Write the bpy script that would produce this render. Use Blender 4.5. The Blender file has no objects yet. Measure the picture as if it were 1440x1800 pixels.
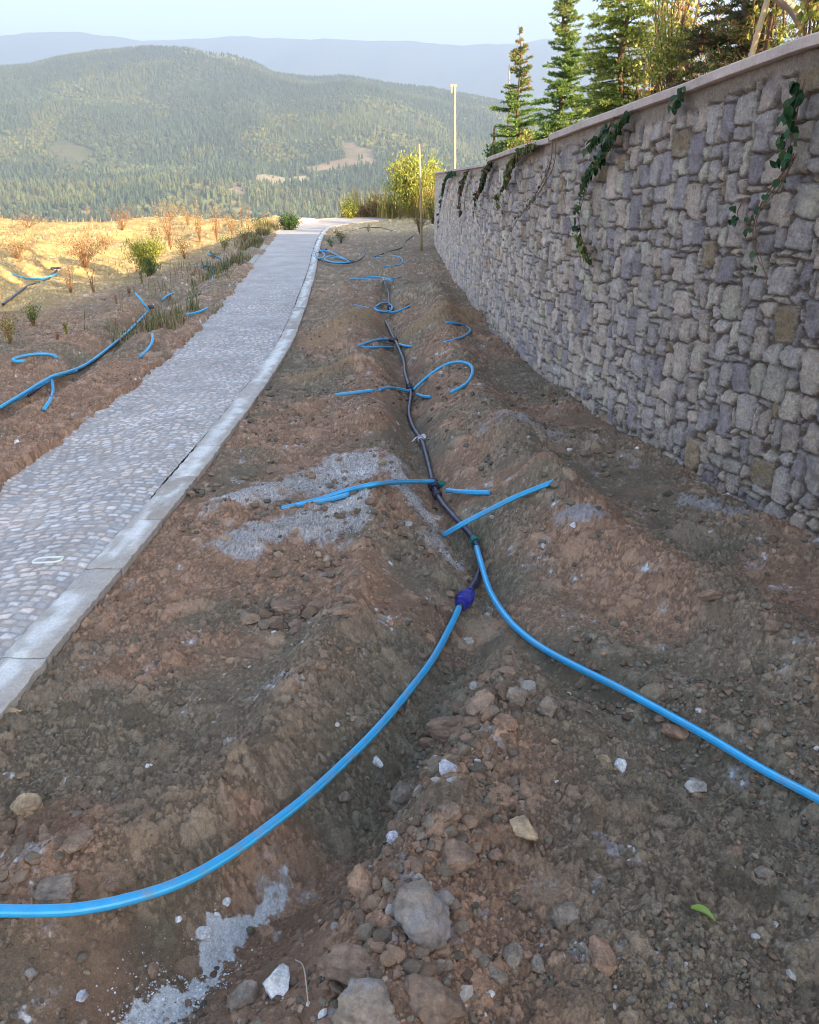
import bpy, math, random
import numpy as np
from mathutils import Vector
R = math.radians
random.seed(7)
rng = np.random.default_rng(11)
sc = bpy.context.scene
COL = sc.collection

# ------------------------------------------------------------------ camera, sky, sun, exposure
PITCH = math.atan(600 / 1440)
EYE = np.array([0., 0., 1.6])
cam_d = bpy.data.cameras.new('camera'); cam = bpy.data.objects.new('camera', cam_d); COL.objects.link(cam)
cam.location = EYE; cam.rotation_euler = (R(90) - PITCH, 0, 0)
cam_d.sensor_fit = 'HORIZONTAL'; cam_d.sensor_width = 36; cam_d.lens = 36
cam_d.clip_start = .05; cam_d.clip_end = 60000
sc.camera = cam
SUN_AZ, SUN_EL = R(130), R(13)
world = bpy.data.worlds.new('World'); sc.world = world; world.use_nodes = True
wn = world.node_tree
sky = wn.nodes.new('ShaderNodeTexSky'); sky.sky_type = 'NISHITA'; sky.sun_disc = False
sky.sun_elevation = SUN_EL; sky.sun_rotation = SUN_AZ; sky.air_density = 1.0; sky.dust_density = 2.2; sky.ozone_density = 2.3
bg = wn.nodes['Background']; bg.inputs[1].default_value = 0.15
wn.links.new(sky.outputs[0], bg.inputs[0])
sun_d = bpy.data.lights.new('sun', 'SUN'); sun_d.energy = 5.0; sun_d.angle = R(.5); sun_d.color = (1, .77, .42)
sun = bpy.data.objects.new('sun', sun_d); COL.objects.link(sun)
sdir = Vector((math.sin(SUN_AZ) * math.cos(SUN_EL), math.cos(SUN_AZ) * math.cos(SUN_EL), math.sin(SUN_EL)))
sun.rotation_euler = sdir.to_track_quat('Z', 'Y').to_euler()
sun.location = (20, -20, 12)
sc.view_settings.view_transform = 'Standard'; sc.view_settings.look = 'None'
sc.view_settings.exposure = 2.0; sc.view_settings.gamma = 1
sc.render.engine = 'CYCLES'
try:
    sc.cycles.use_denoising = True; sc.cycles.filter_width = 1.0; sc.cycles.use_adaptive_sampling = False; sc.cycles.volume_bounces = 1; sc.cycles.max_bounces = 8
    sc.cycles.transparent_max_bounces = 8
except Exception: pass

# ------------------------------------------------------------------ noise
def hsh(ix, iy, s):
    ix = ix.astype(np.int64); iy = iy.astype(np.int64)
    h = (ix * 374761393 + iy * 668265263 + s * 1442695041) & 0xFFFFFFFF
    h = ((h ^ (h >> 13)) * 1274126177) & 0xFFFFFFFF
    h = ((h ^ (h >> 16)) * 2246822519) & 0xFFFFFFFF
    return ((h ^ (h >> 13)) & 0xFFFFFF) / float(0x1000000)
def vn(x, y, s=0):
    x = np.asarray(x, float); y = np.asarray(y, float)
    fx = np.floor(x); fy = np.floor(y); u = x - fx; v = y - fy
    u = u * u * u * (u * (u * 6 - 15) + 10); v = v * v * v * (v * (v * 6 - 15) + 10)
    a = hsh(fx, fy, s); b = hsh(fx + 1, fy, s); c = hsh(fx, fy + 1, s); d = hsh(fx + 1, fy + 1, s)
    return (a * (1 - u) + b * u) * (1 - v) + (c * (1 - u) + d * u) * v
def fbm(x, y, o=4, s=0):
    r = 0; a = 1; t = 0
    for k in range(o):
        r = r + a * vn(x * 2**k + k * 17.3, y * 2**k - k * 9.1, s + k * 13); t += a; a *= .5
    return r / t            # 0..1
def worley(x, y, cell, prob, s, r0=.25, r1=.62):
    """rounded crumbs: returns height (in metres) and tone of the crumb on top"""
    X = x / cell; Y = y / cell; fx = np.floor(X); fy = np.floor(Y)
    H = np.zeros_like(X); T = np.zeros_like(X)
    for i in (-1, 0, 1):
        for j in (-1, 0, 1):
            cx = fx + i; cy = fy + j
            on = hsh(cx, cy, s) < prob
            px = cx + hsh(cx, cy, s + 1); py = cy + hsh(cx, cy, s + 2)
            r = r0 + (r1 - r0) * hsh(cx, cy, s + 3)**1.6
            an = hsh(cx, cy, s + 4) * 3.14; el = .65 + .35 * hsh(cx, cy, s + 5)
            dx = X - px; dy = Y - py
            ca = np.cos(an); sa = np.sin(an)
            d2 = (dx * ca + dy * sa)**2 + ((dy * ca - dx * sa) / el)**2
            h = np.where(on, np.sqrt(np.maximum(0, r * r - d2)), 0)
            m = h > H
            H = np.where(m, h, H); T = np.where(m, hsh(cx, cy, s + 6), T)
    return H * cell, T
def sst(a, b, x):
    t = np.clip((x - a) / (b - a), 0, 1); return t * t * (3 - 2 * t)

# ------------------------------------------------------------------ measuring rays of the photograph (to find real places on the ground)
CP, SP = math.cos(PITCH), math.sin(PITCH)
def rays(P):
    P = np.asarray(P, float).reshape(-1, 2)
    x = (P[:, 0] - 720) / 1440; u = (900 - P[:, 1]) / 1440
    return np.stack([x, CP + SP * u, -SP + CP * u], 1)
def base(y):
    y = np.asarray(y, float)
    return -.01 * np.clip(y - 4, 0, 32) + .14 * sst(31, 36.5, y) - np.maximum(0, y - 36) * .25 * sst(36, 41, y)
def march(P, f, tmax=90):
    D = rays(P); n = len(D)
    ts = np.geomspace(.5, tmax, 900)
    out = np.zeros((n, 3))
    for k in range(n):
        q = EYE + D[k] * ts[:, None]
        z = f(q[:, 0], q[:, 1])
        b = np.nonzero(q[:, 2] < z)[0]
        i = b[0] if len(b) else len(ts) - 1
        lo, hi = ts[max(0, i - 1)], ts[i]
        for _ in range(14):
            m = (lo + hi) / 2; w = EYE + D[k] * m
            if w[2] < f(np.array([w[0]]), np.array([w[1]]))[0]: hi = m
            else: lo = m
        out[k] = EYE + D[k] * hi
    return out
def plane(P): return march(P, lambda x, y: base(y))[:, :2]

# ------------------------------------------------------------------ plan curves
PY = np.array([-12, 1, 2.2, 2.58, 3.28, 4.02, 5.19, 6., 7.9, 9.5, 11.1, 13.5, 16.4, 20, 24, 28.4, 31.5, 33, 34.5, 36, 40.])
PXO = np.array([-1.35, -1.34, -1.32, -1.28, -1.24, -1.21, -1.2, -1.18, -1.19, -1.27, -1.38, -1.56, -1.79, -2.12, -2.45, -2.75, -2.85, -2.3, -1.2, .6, 6])
KW = np.interp(PY, [0, 4, 8, 46], [.185, .165, .165, .15])
LY = np.array([-12, 1, 4.35, 6.7, 9, 11, 13.6, 18, 23.1, 28.4, 33.2, 35, 36.6, 39, 42])
LX = np.array([-2.4, -2.36, -2.33, -2.31, -2.42, -2.58, -2.82, -3.25, -3.8, -4.35, -4.35, -3.6, -2.2, 0, 5])
def smooth_curve(y, Y, X):
    r = 0
    for d, w in ((-.8, .2), (-.4, .2), (0, .2), (.4, .2), (.8, .2)): r = r + w * np.interp(np.asarray(y, float) + d, Y, X)
    return r
def xO(y): return smooth_curve(y, PY, PXO)
def xK(y): return xO(y) - np.interp(y, PY, KW)
def xL(y): return smooth_curve(y, LY, LX)
WY = np.array([-12, 3.53, 3.84, 4.35, 4.94, 5.84, 6.86, 8.27, 10.11, 12.23, 15.89, 22.46])
WX = np.array([7.2, 1.94, 1.82, 1.67, 1.55, 1.36, 1.21, 1.03, .90, .83, .75, .67])

# ------------------------------------------------------------------ relief
FEAT = []
def feat(px, amp, sig): FEAT.append((plane(px), amp, sig))
feat([(848, 1000), (840, 965), (800, 905), (770, 865), (750, 800), (725, 740), (722, 690), (710, 640), (690, 590), (680, 545), (680, 490)], -.15, .13)
feat([(845, 1010), (822, 1100), (740, 1250), (620, 1400), (480, 1530), (330, 1640), (180, 1750), (60, 1880)], -.16, .15)
feat([(850, 1010), (890, 1070), (950, 1120), (1100, 1225), (1300, 1340), (1440, 1430), (1700, 1560)], -.09, .11)
feat([(655, 860), (655, 930), (645, 1010), (625, 1070)], .08, .09)
feat([(610, 1110), (490, 1280), (370, 1400), (240, 1480), (60, 1540)], .11, .13)
feat([(860, 1170), (800, 1300), (760, 1450), (700, 1650), (680, 1850)], .12, .15)
feat([(930, 1260), (1030, 1450), (1080, 1600)], .05, .25)
feat([(1440, 1180), (1250, 1060), (1060, 950), (930, 830), (860, 730), (810, 650), (780, 580), (770, 520)], .14, .2)
feat([(1000, 870), (970, 845), (930, 870)], .05, .1)
feat([(650, 740), (630, 640), (610, 560), (600, 500)], .07, .2)
feat([(440, 712), (520, 718), (600, 700), (700, 690)], -.06, .08)
feat([(500, 640), (600, 615), (690, 605)], -.05, .12)
feat([(520, 660), (600, 650), (650, 645)], .05, .14)
feat([(525, 590), (620, 560), (660, 545)], .07, .22)
feat([(740, 585), (800, 560), (845, 560)], .10, .25)
feat([(735, 520), (760, 505)], .12, .3)
feat([(370, 890), (470, 860), (600, 810), (670, 800)], .05, .13)
feat([(420, 950), (540, 900), (640, 900)], .04, .16)
feat([(280, 1000), (330, 930), (420, 870)], .02, .1)
feat([(880, 790), (950, 760), (1040, 780)], .05, .2)
feat([(-60, 745), (0, 715), (90, 660), (180, 607), (262, 542), (330, 500), (400, 450), (440, 425)], -.12, .13)
feat([(-60, 800), (60, 745), (200, 655), (330, 562), (400, 495), (440, 450)], .10, .16)
feat([(-50, 660), (60, 630), (160, 580), (240, 520), (320, 470)], .06, .2)
feat([(0, 540), (40, 505), (100, 478)], -.15, .3)
def seg_dist(x, y, poly):
    best = np.full(np.shape(x), 1e9)
    if len(poly) == 1: return np.hypot(x - poly[0][0], y - poly[0][1])
    for a, b in zip(poly[:-1], poly[1:]):
        dx, dy = b - a; L = dx * dx + dy * dy + 1e-12
        t = np.clip(((x - a[0]) * dx + (y - a[1]) * dy) / L, 0, 1)
        best = np.minimum(best, np.hypot(x - a[0] - t * dx, y - a[1] - t * dy))
    return best
def bank_edge(y): return np.interp(y, [20, 22.5, 24, 27, 30, 33, 36, 40, 60], [3.2, 1.0, .7, .5, .3, .0, -1.6, -3.0, -3.0])
def soil(x, y):
    """soil height before the path is cut in"""
    x = np.asarray(x, float); y = np.asarray(y, float)
    z = base(y) - .03
    wx = x + .10 * (fbm(x * 2.2, y * 2.2, 3, 5) - .5); wy = y + .12 * (fbm(x * 2.2, y * 2.2, 3, 9) - .5)
    neg = np.zeros(np.shape(x))
    for poly, a, s in FEAT:
        m = (x > poly[:, 0].min() - 4 * s) & (x < poly[:, 0].max() + 4 * s) & (y > poly[:, 1].min() - 4 * s) & (y < poly[:, 1].max() + 4 * s)
        if not m.any(): continue
        d = seg_dist(wx[m], wy[m], poly)
        q = 1.05 * a * np.exp(-(d / s)**2 * .9)
        if a < 0: neg[m] = np.minimum(neg[m], q)
        else: add = np.zeros_like(z); add[m] = q; z = z + add
    z = z + neg
    z = z + .10 * (fbm(x * .9, y * .9, 4, 21) - .5) * sst(.2, 1.0, np.abs(x - xO(y) + .1) + .1)
    z = z + .035 * (fbm(x * 4.3, y * 4.3, 3, 33) - .5)
    # dunes of the left terrace
    t = sst(-4.0, -6.0, x) * sst(9, 15, y)
    rid = 1 - np.abs(2 * fbm(x * .22 + 3, y * .13, 3, 41) - 1)
    z = z + t * (.75 * (rid - .72) + .12 * (1 - np.abs(2 * fbm(x * 1.1, y * .45, 3, 46) - 1)) + .22 * (fbm(x * .7, y * .35, 3, 44) - .5))
    # far crest to the left and bank rising at the end of the wall
    z = z - .30 * sst(-4.5, -7, x) * sst(20, 34, y)
    edge = bank_edge(y)
    z = z + np.interp(y, [22, 26, 30, 34], [1.5, 1.1, .4, .25]) * sst(0, 2.2, x - edge) * sst(21.8, 24, y) + .10 * sst(-1.0, .6, x - edge) * sst(24, 30, y)
    # heaped soil along the wall foot
    wx_ = np.interp(y, WY, WX)
    z = z + .05 * np.exp(-((x - wx_ + .15) / .25)**2) * fbm(x * 1.3, y * 1.3, 2, 61)
    return z
def ground(x, y):
    x = np.asarray(x, float); y = np.asarray(y, float)
    z = soil(x, y)
    p = base(y)
    dR = x - xO(y); dL = x - xL(y)
    far_k = sst(9.5, 11.5, y) * sst(-.40, -.14, dL) * sst(.40, .5, fbm(x * 0, y * .55, 2, 73))
    rag = .16 * (fbm(x * 5, y * 3.2, 4, 71) - .5) + .05 * (fbm(x * 20, y * 14, 2, 72) - .5)
    right = sst(0.0, .45, dR)
    left = sst(.0, -.5, dL)
    zr = (p - .034) * (1 - right) + z * right
    zl = (p + .028) * (1 - left) + np.maximum(z, p - .01 - .2 * left) * left - .06 * far_k
    bed = p - .07
    dl = dL + rag
    k = sst(.02, .12, dl)
    inside_left = zl * (1 - k) + bed * k
    mid = (xL(y) + xO(y)) / 2
    k2 = sst(-.03, -.005, dR)                       # soil laid against the outer kerb face
    inside_right = bed * (1 - k2) + zr * k2
    return np.where(x < mid, inside_left, inside_right)

# ------------------------------------------------------------------ mesh and object helpers
def mesh(name, V, F, mat, parent=None, col=None, smooth=True, loc=None, uv=None):
    V = np.asarray(V, float)
    if loc is None: loc = (0, 0, 0)
    V = V - np.asarray(loc, float) if parent is None else V
    me = bpy.data.meshes.new(name)
    if not isinstance(F, list): F = [F]
    F = [np.asarray(f, np.int64) for f in F if len(f)]
    nl = sum(f.size for f in F); nf = sum(len(f) for f in F)
    me.vertices.add(len(V)); me.vertices.foreach_set('co', V.astype(np.float32).ravel())
    me.loops.add(nl); me.polygons.add(nf)
    li = np.concatenate([f.ravel() for f in F]).astype(np.int32)
    ls = []; o = 0
    for f in F:
        ls.append(o + np.arange(len(f)) * f.shape[1]); o += f.size
    me.loops.foreach_set('vertex_index', li)
    me.polygons.foreach_set('loop_start', np.concatenate(ls).astype(np.int32))
    me.polygons.foreach_set('use_smooth', np.full(nf, smooth))
    me.update(calc_edges=True)
    if col is not None:
        c = np.ones((len(V), 4), np.float32); c[:, :3] = np.asarray(col)
        a = me.color_attributes.new('col', 'FLOAT_COLOR', 'POINT'); a.data.foreach_set('color', c.ravel())
    if uv is not None:
        l = me.uv_layers.new(name='uv'); l.data.foreach_set('uv', np.asarray(uv, np.float32)[li].ravel())
    me.materials.append(mat)
    o = bpy.data.objects.new(name, me); COL.objects.link(o)
    if parent is not None: o.parent = parent
    else: o.location = loc
    return o
def tag(o, label=None, cat=None, group=None, kind=None):
    if label: o['label'] = label
    if cat: o['category'] = cat
    if group: o['group'] = group
    if kind: o['kind'] = kind
    return o
def thing(name, label, cat, loc=(0, 0, 0), group=None):
    o = bpy.data.objects.new(name, None); COL.objects.link(o); o.location = loc; o.empty_display_size = .1
    return tag(o, label, cat, group)
class MB:
    def __init__(s): s.V = []; s.T = []; s.Q = []; s.C = []; s.n = 0
    def add(s, V, T=None, Q=None, c=(1, 1, 1)):
        V = np.asarray(V, float).reshape(-1, 3)
        if T is not None and len(T): s.T.append(np.asarray(T) + s.n)
        if Q is not None and len(Q): s.Q.append(np.asarray(Q) + s.n)
        cc = np.asarray(c, float); s.C.append(np.broadcast_to(cc, (len(V), 3)) if cc.ndim == 1 else cc)
        s.V.append(V); s.n += len(V)
    def build(s, name, mat, parent=None, smooth=True, loc=None):
        F = []
        if s.T: F.append(np.concatenate(s.T))
        if s.Q: F.append(np.concatenate(s.Q))
        V = np.concatenate(s.V)
        if parent is not None and loc is not None: V = V - np.asarray(loc)
        return mesh(name, V, F, mat, parent, np.concatenate(s.C), smooth, loc if parent is None else None)
def tube_data(P, r, n=8, cap=True):
    P = np.asarray(P, float); m = len(P)
    r = np.broadcast_to(np.asarray(r, float), (m,))
    T = np.gradient(P, axis=0); T /= np.linalg.norm(T, axis=1)[:, None] + 1e-12
    up = np.array([0, 0, 1.]) if abs(T[0][2]) < .9 else np.array([1., 0, 0])
    N = np.zeros_like(P); a = np.cross(up, T[0]); N[0] = a / np.linalg.norm(a)
    for i in range(1, m):
        v = N[i - 1] - T[i] * np.dot(N[i - 1], T[i]); N[i] = v / (np.linalg.norm(v) + 1e-12)
    B = np.cross(T, N)
    an = np.arange(n) * 2 * math.pi / n
    V = P[:, None] + r[:, None, None] * (np.cos(an)[None, :, None] * N[:, None] + np.sin(an)[None, :, None] * B[:, None])
    V = V.reshape(-1, 3)
    i = np.arange(m - 1)[:, None] * n; j = np.arange(n)[None]; k = (j + 1) % n
    Q = np.stack([i + j, i + k, i + n + k, i + n + j], -1).reshape(-1, 4)
    T3 = []
    if cap:
        V = np.vstack([V, P[0], P[-1]]); c0 = m * n; c1 = c0 + 1
        T3 = [(c0, (q + 1) % n, q) for q in range(n)] + [(c1, (m - 1) * n + q, (m - 1) * n + (q + 1) % n) for q in range(n)]
    u = np.tile(an / (2 * math.pi), m)
    return V, Q, T3, u
def spline(P, step):
    P = np.asarray(P, float)
    if len(P) < 3:
        n = max(2, int(np.linalg.norm(P[1] - P[0]) / step)); t = np.linspace(0, 1, n)[:, None]; return P[0] * (1 - t) + P[1] * t
    Q = np.vstack([2 * P[0] - P[1], P, 2 * P[-1] - P[-2]]); out = []
    for i in range(1, len(Q) - 2):
        a, b, c, d = Q[i - 1:i + 3]; n = max(2, int(np.linalg.norm(c - b) / step))
        t = np.linspace(0, 1, n, endpoint=False)[:, None]
        out.append(.5 * ((2 * b) + (c - a) * t + (2 * a - 5 * b + 4 * c - d) * t**2 + (3 * b - a - 3 * c + d) * t**3))
    return np.vstack(out + [P[-1:]])
def box_data(c, hx, hy, hz, rot=0, top=1.0):
    s = np.array([(-1, -1, -1), (1, -1, -1), (1, 1, -1), (-1, 1, -1), (-1, -1, 1), (1, -1, 1), (1, 1, 1), (-1, 1, 1)], float)
    V = s * (hx, hy, hz); V[4:, :2] *= top
    ca, sa = math.cos(rot), math.sin(rot)
    V = np.stack([V[:, 0] * ca - V[:, 1] * sa, V[:, 0] * sa + V[:, 1] * ca, V[:, 2]], 1) + np.asarray(c)
    Q = [(0, 3, 2, 1), (4, 5, 6, 7), (0, 1, 5, 4), (1, 2, 6, 5), (2, 3, 7, 6), (3, 0, 4, 7)]
    return V, Q

# ------------------------------------------------------------------ materials
def mat(name, color=(.5, .5, .5), attr=False, rough=.9, var=None, bump=None, spec=.3, trans=0, stripes=None, dirt=None):
    m = bpy.data.materials.new(name); m.use_nodes = True
    nt = m.node_tree; N = nt.nodes; L = nt.links; b = N['Principled BSDF']
    b.inputs['Roughness'].default_value = rough
    b.inputs['Specular IOR Level'].default_value = spec
    tc = N.new('ShaderNodeTexCoord')
    if attr:
        a = N.new('ShaderNodeVertexColor'); a.layer_name = 'col'; src = a.outputs[0]
    else:
        a = N.new('ShaderNodeRGB'); a.outputs[0].default_value = (*color, 1); src = a.outputs[0]
    if stripes:
        uvn = N.new('ShaderNodeUVMap'); sx = N.new('ShaderNodeSeparateXYZ'); L.new(uvn.outputs[0], sx.inputs[0])
        mu = N.new('ShaderNodeMath'); mu.operation = 'MULTIPLY'; mu.inputs[1].default_value = 2 * math.pi * stripes[0]; L.new(sx.outputs[0], mu.inputs[0])
        si = N.new('ShaderNodeMath'); si.operation = 'SINE'; L.new(mu.outputs[0], si.inputs[0])
        rp = N.new('ShaderNodeMapRange'); rp.inputs[1].default_value = .55; rp.inputs[2].default_value = .8; L.new(si.outputs[0], rp.inputs[0])
        mx = N.new('ShaderNodeMix'); mx.data_type = 'RGBA'; mx.inputs[7].default_value = (*stripes[1], 1)
        L.new(rp.outputs[0], mx.inputs[0]); L.new(src, mx.inputs[6]); src = mx.outputs[2]
    if dirt:
        n = N.new('ShaderNodeTexNoise'); n.inputs['Scale'].default_value = dirt[0]; n.inputs['Detail'].default_value = 8; n.inputs['Roughness'].default_value = .75
        L.new(tc.outputs['Object'], n.inputs['Vector'])
        r = N.new('ShaderNodeMapRange'); r.inputs[1].default_value = .50; r.inputs[2].default_value = .72; r.inputs[4].default_value = dirt[1]; L.new(n.outputs[0], r.inputs[0])
        mx = N.new('ShaderNodeMix'); mx.data_type = 'RGBA'; mx.inputs[7].default_value = (.30, .23, .17, 1)
        L.new(r.outputs[0], mx.inputs[0]); L.new(src, mx.inputs[6]); src = mx.outputs[2]
    for sc_, amt, hue in (var or []):
        n = N.new('ShaderNodeTexNoise'); n.inputs['Scale'].default_value = sc_; n.inputs['Detail'].default_value = 6; n.inputs['Roughness'].default_value = .65
        L.new(tc.outputs['Object'], n.inputs['Vector'])
        r = N.new('ShaderNodeMapRange'); r.inputs[1].default_value = .25; r.inputs[2].default_value = .75
        r.inputs[3].default_value = 1 - amt; r.inputs[4].default_value = 1 + amt
        L.new(n.outputs[0], r.inputs[0])
        mx = N.new('ShaderNodeMix'); mx.data_type = 'RGBA'; mx.blend_type = 'MULTIPLY'; mx.inputs[0].default_value = 1
        cb = N.new('ShaderNodeCombineColor')
        for q in range(3):
            if hue[q] == 1: L.new(r.outputs[0], cb.inputs[q])
            else:
                r2 = N.new('ShaderNodeMapRange'); r2.inputs[1].default_value = .25; r2.inputs[2].default_value = .75
                r2.inputs[3].default_value = 1 - amt * hue[q]; r2.inputs[4].default_value = 1 + amt * hue[q]
                L.new(n.outputs[0], r2.inputs[0]); L.new(r2.outputs[0], cb.inputs[q])
        L.new(src, mx.inputs[6]); L.new(cb.outputs[0], mx.inputs[7]); src = mx.outputs[2]
    L.new(src, b.inputs['Base Color'])
    nrm = None
    for sc_, st, dist in (bump or []):
        n = N.new('ShaderNodeTexNoise'); n.inputs['Scale'].default_value = sc_; n.inputs['Detail'].default_value = 8; n.inputs['Roughness'].default_value = .7
        L.new(tc.outputs['Object'], n.inputs['Vector'])
        bp = N.new('ShaderNodeBump'); bp.inputs['Strength'].default_value = st; bp.inputs['Distance'].default_value = dist
        L.new(n.outputs[0], bp.inputs['Height'])
        if nrm: L.new(nrm, bp.inputs['Normal'])
        nrm = bp.outputs[0]
    if nrm: L.new(nrm, b.inputs['Normal'])
    if trans:
        t = N.new('ShaderNodeBsdfTranslucent'); L.new(src, t.inputs[0])
        ms = N.new('ShaderNodeMixShader'); ms.inputs[0].default_value = trans
        L.new(b.outputs[0], ms.inputs[1]); L.new(t.outputs[0], ms.inputs[2]); L.new(ms.outputs[0], N['Material Output'].inputs[0])
    return m
M = dict(
    soil=mat('soil', attr=True, rough=.95, var=[(60, .25, (1, 1, 1)), (9, .14, (1, .7, .4)), (260, .35, (1, 1, 1))], bump=[(45, .7, .02), (220, .8, .006)], spec=.15),
    clod=mat('clod', attr=True, rough=.95, var=[(40, .3, (1, .9, .8)), (200, .25, (1, 1, 1))], bump=[(60, .6, .01), (300, .5, .003)], spec=.15),
    cobble=mat('cobble', attr=True, rough=.8, var=[(30, .2, (1, 1, 1)), (150, .22, (1, 1, 1)), (2.2, .2, (1, 1, 1))], bump=[(160, .5, .004)], spec=.3),
    concrete=mat('kerb_concrete', attr=True, rough=.85, var=[(12, .16, (1, 1, 1)), (90, .2, (1, 1, 1))], bump=[(90, .5, .006)], spec=.3),
    coping=mat('coping_concrete', (.55, .43, .38), rough=.85, var=[(5, .2, (1, 1, 1)), (60, .15, (1, 1, 1))], bump=[(60, .4, .006)], dirt=(7, .5)),
    stone=mat('wall_stone', attr=True, rough=.85, var=[(14, .28, (1, 1, .9)), (70, .34, (1, 1, 1)), (240, .2, (1, 1, 1))], bump=[(30, .8, .02), (120, 1, .012)], spec=.3),
    bluepipe=mat('blue_polyethylene', (.022, .34, .68), rough=.42, spec=.5, stripes=(4, (.10, .52, .82)), var=[(25, .10, (1, 1, 1)), (3, .12, (1, 1, 1))], dirt=(14, .75)),
    blackpipe=mat('black_polyethylene', (.014, .014, .045), rough=.36, spec=.6, dirt=(18, .45)),
    coupling=mat('coupling_plastic', (.035, .04, .30), rough=.35, spec=.5, dirt=(30, .4)),
    greenfit=mat('fitting_ring', (.01, .16, .13), rough=.4),
    tape=mat('white_tape', (.6, .6, .66), rough=.6),
    whitepl=mat('white_plastic', (.75, .8, .74), rough=.45),
    leaf=mat('leaf', attr=True, rough=.55, spec=.35, trans=.42),
    needle=mat('needle', attr=True, rough=.6, spec=.3, trans=.48),
    far=mat('forest_leaf', attr=True, rough=.9, spec=.1),
    hill=mat('hill_ground', attr=True, rough=1, spec=.05, var=[(.012, .3, (1, 1, 1)), (.06, .25, (1, 1, 1))]),
    bark=mat('bark', (.16, .1, .07), rough=.9, bump=[(60, .6, .01)], var=[(30, .3, (1, 1, 1))]),
    wood=mat('pale_wood', (.5, .36, .2), rough=.8, var=[(20, .25, (1, 1, 1))], bump=[(40, .3, .005)]),
    greypole=mat('grey_pole', (.30, .25, .22), rough=.7, var=[(10, .2, (1, 1, 1))]),
    metal=mat('galvanised_wire', (.55, .62, .68), rough=.4, spec=.6),
)
GB = 'col'

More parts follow.
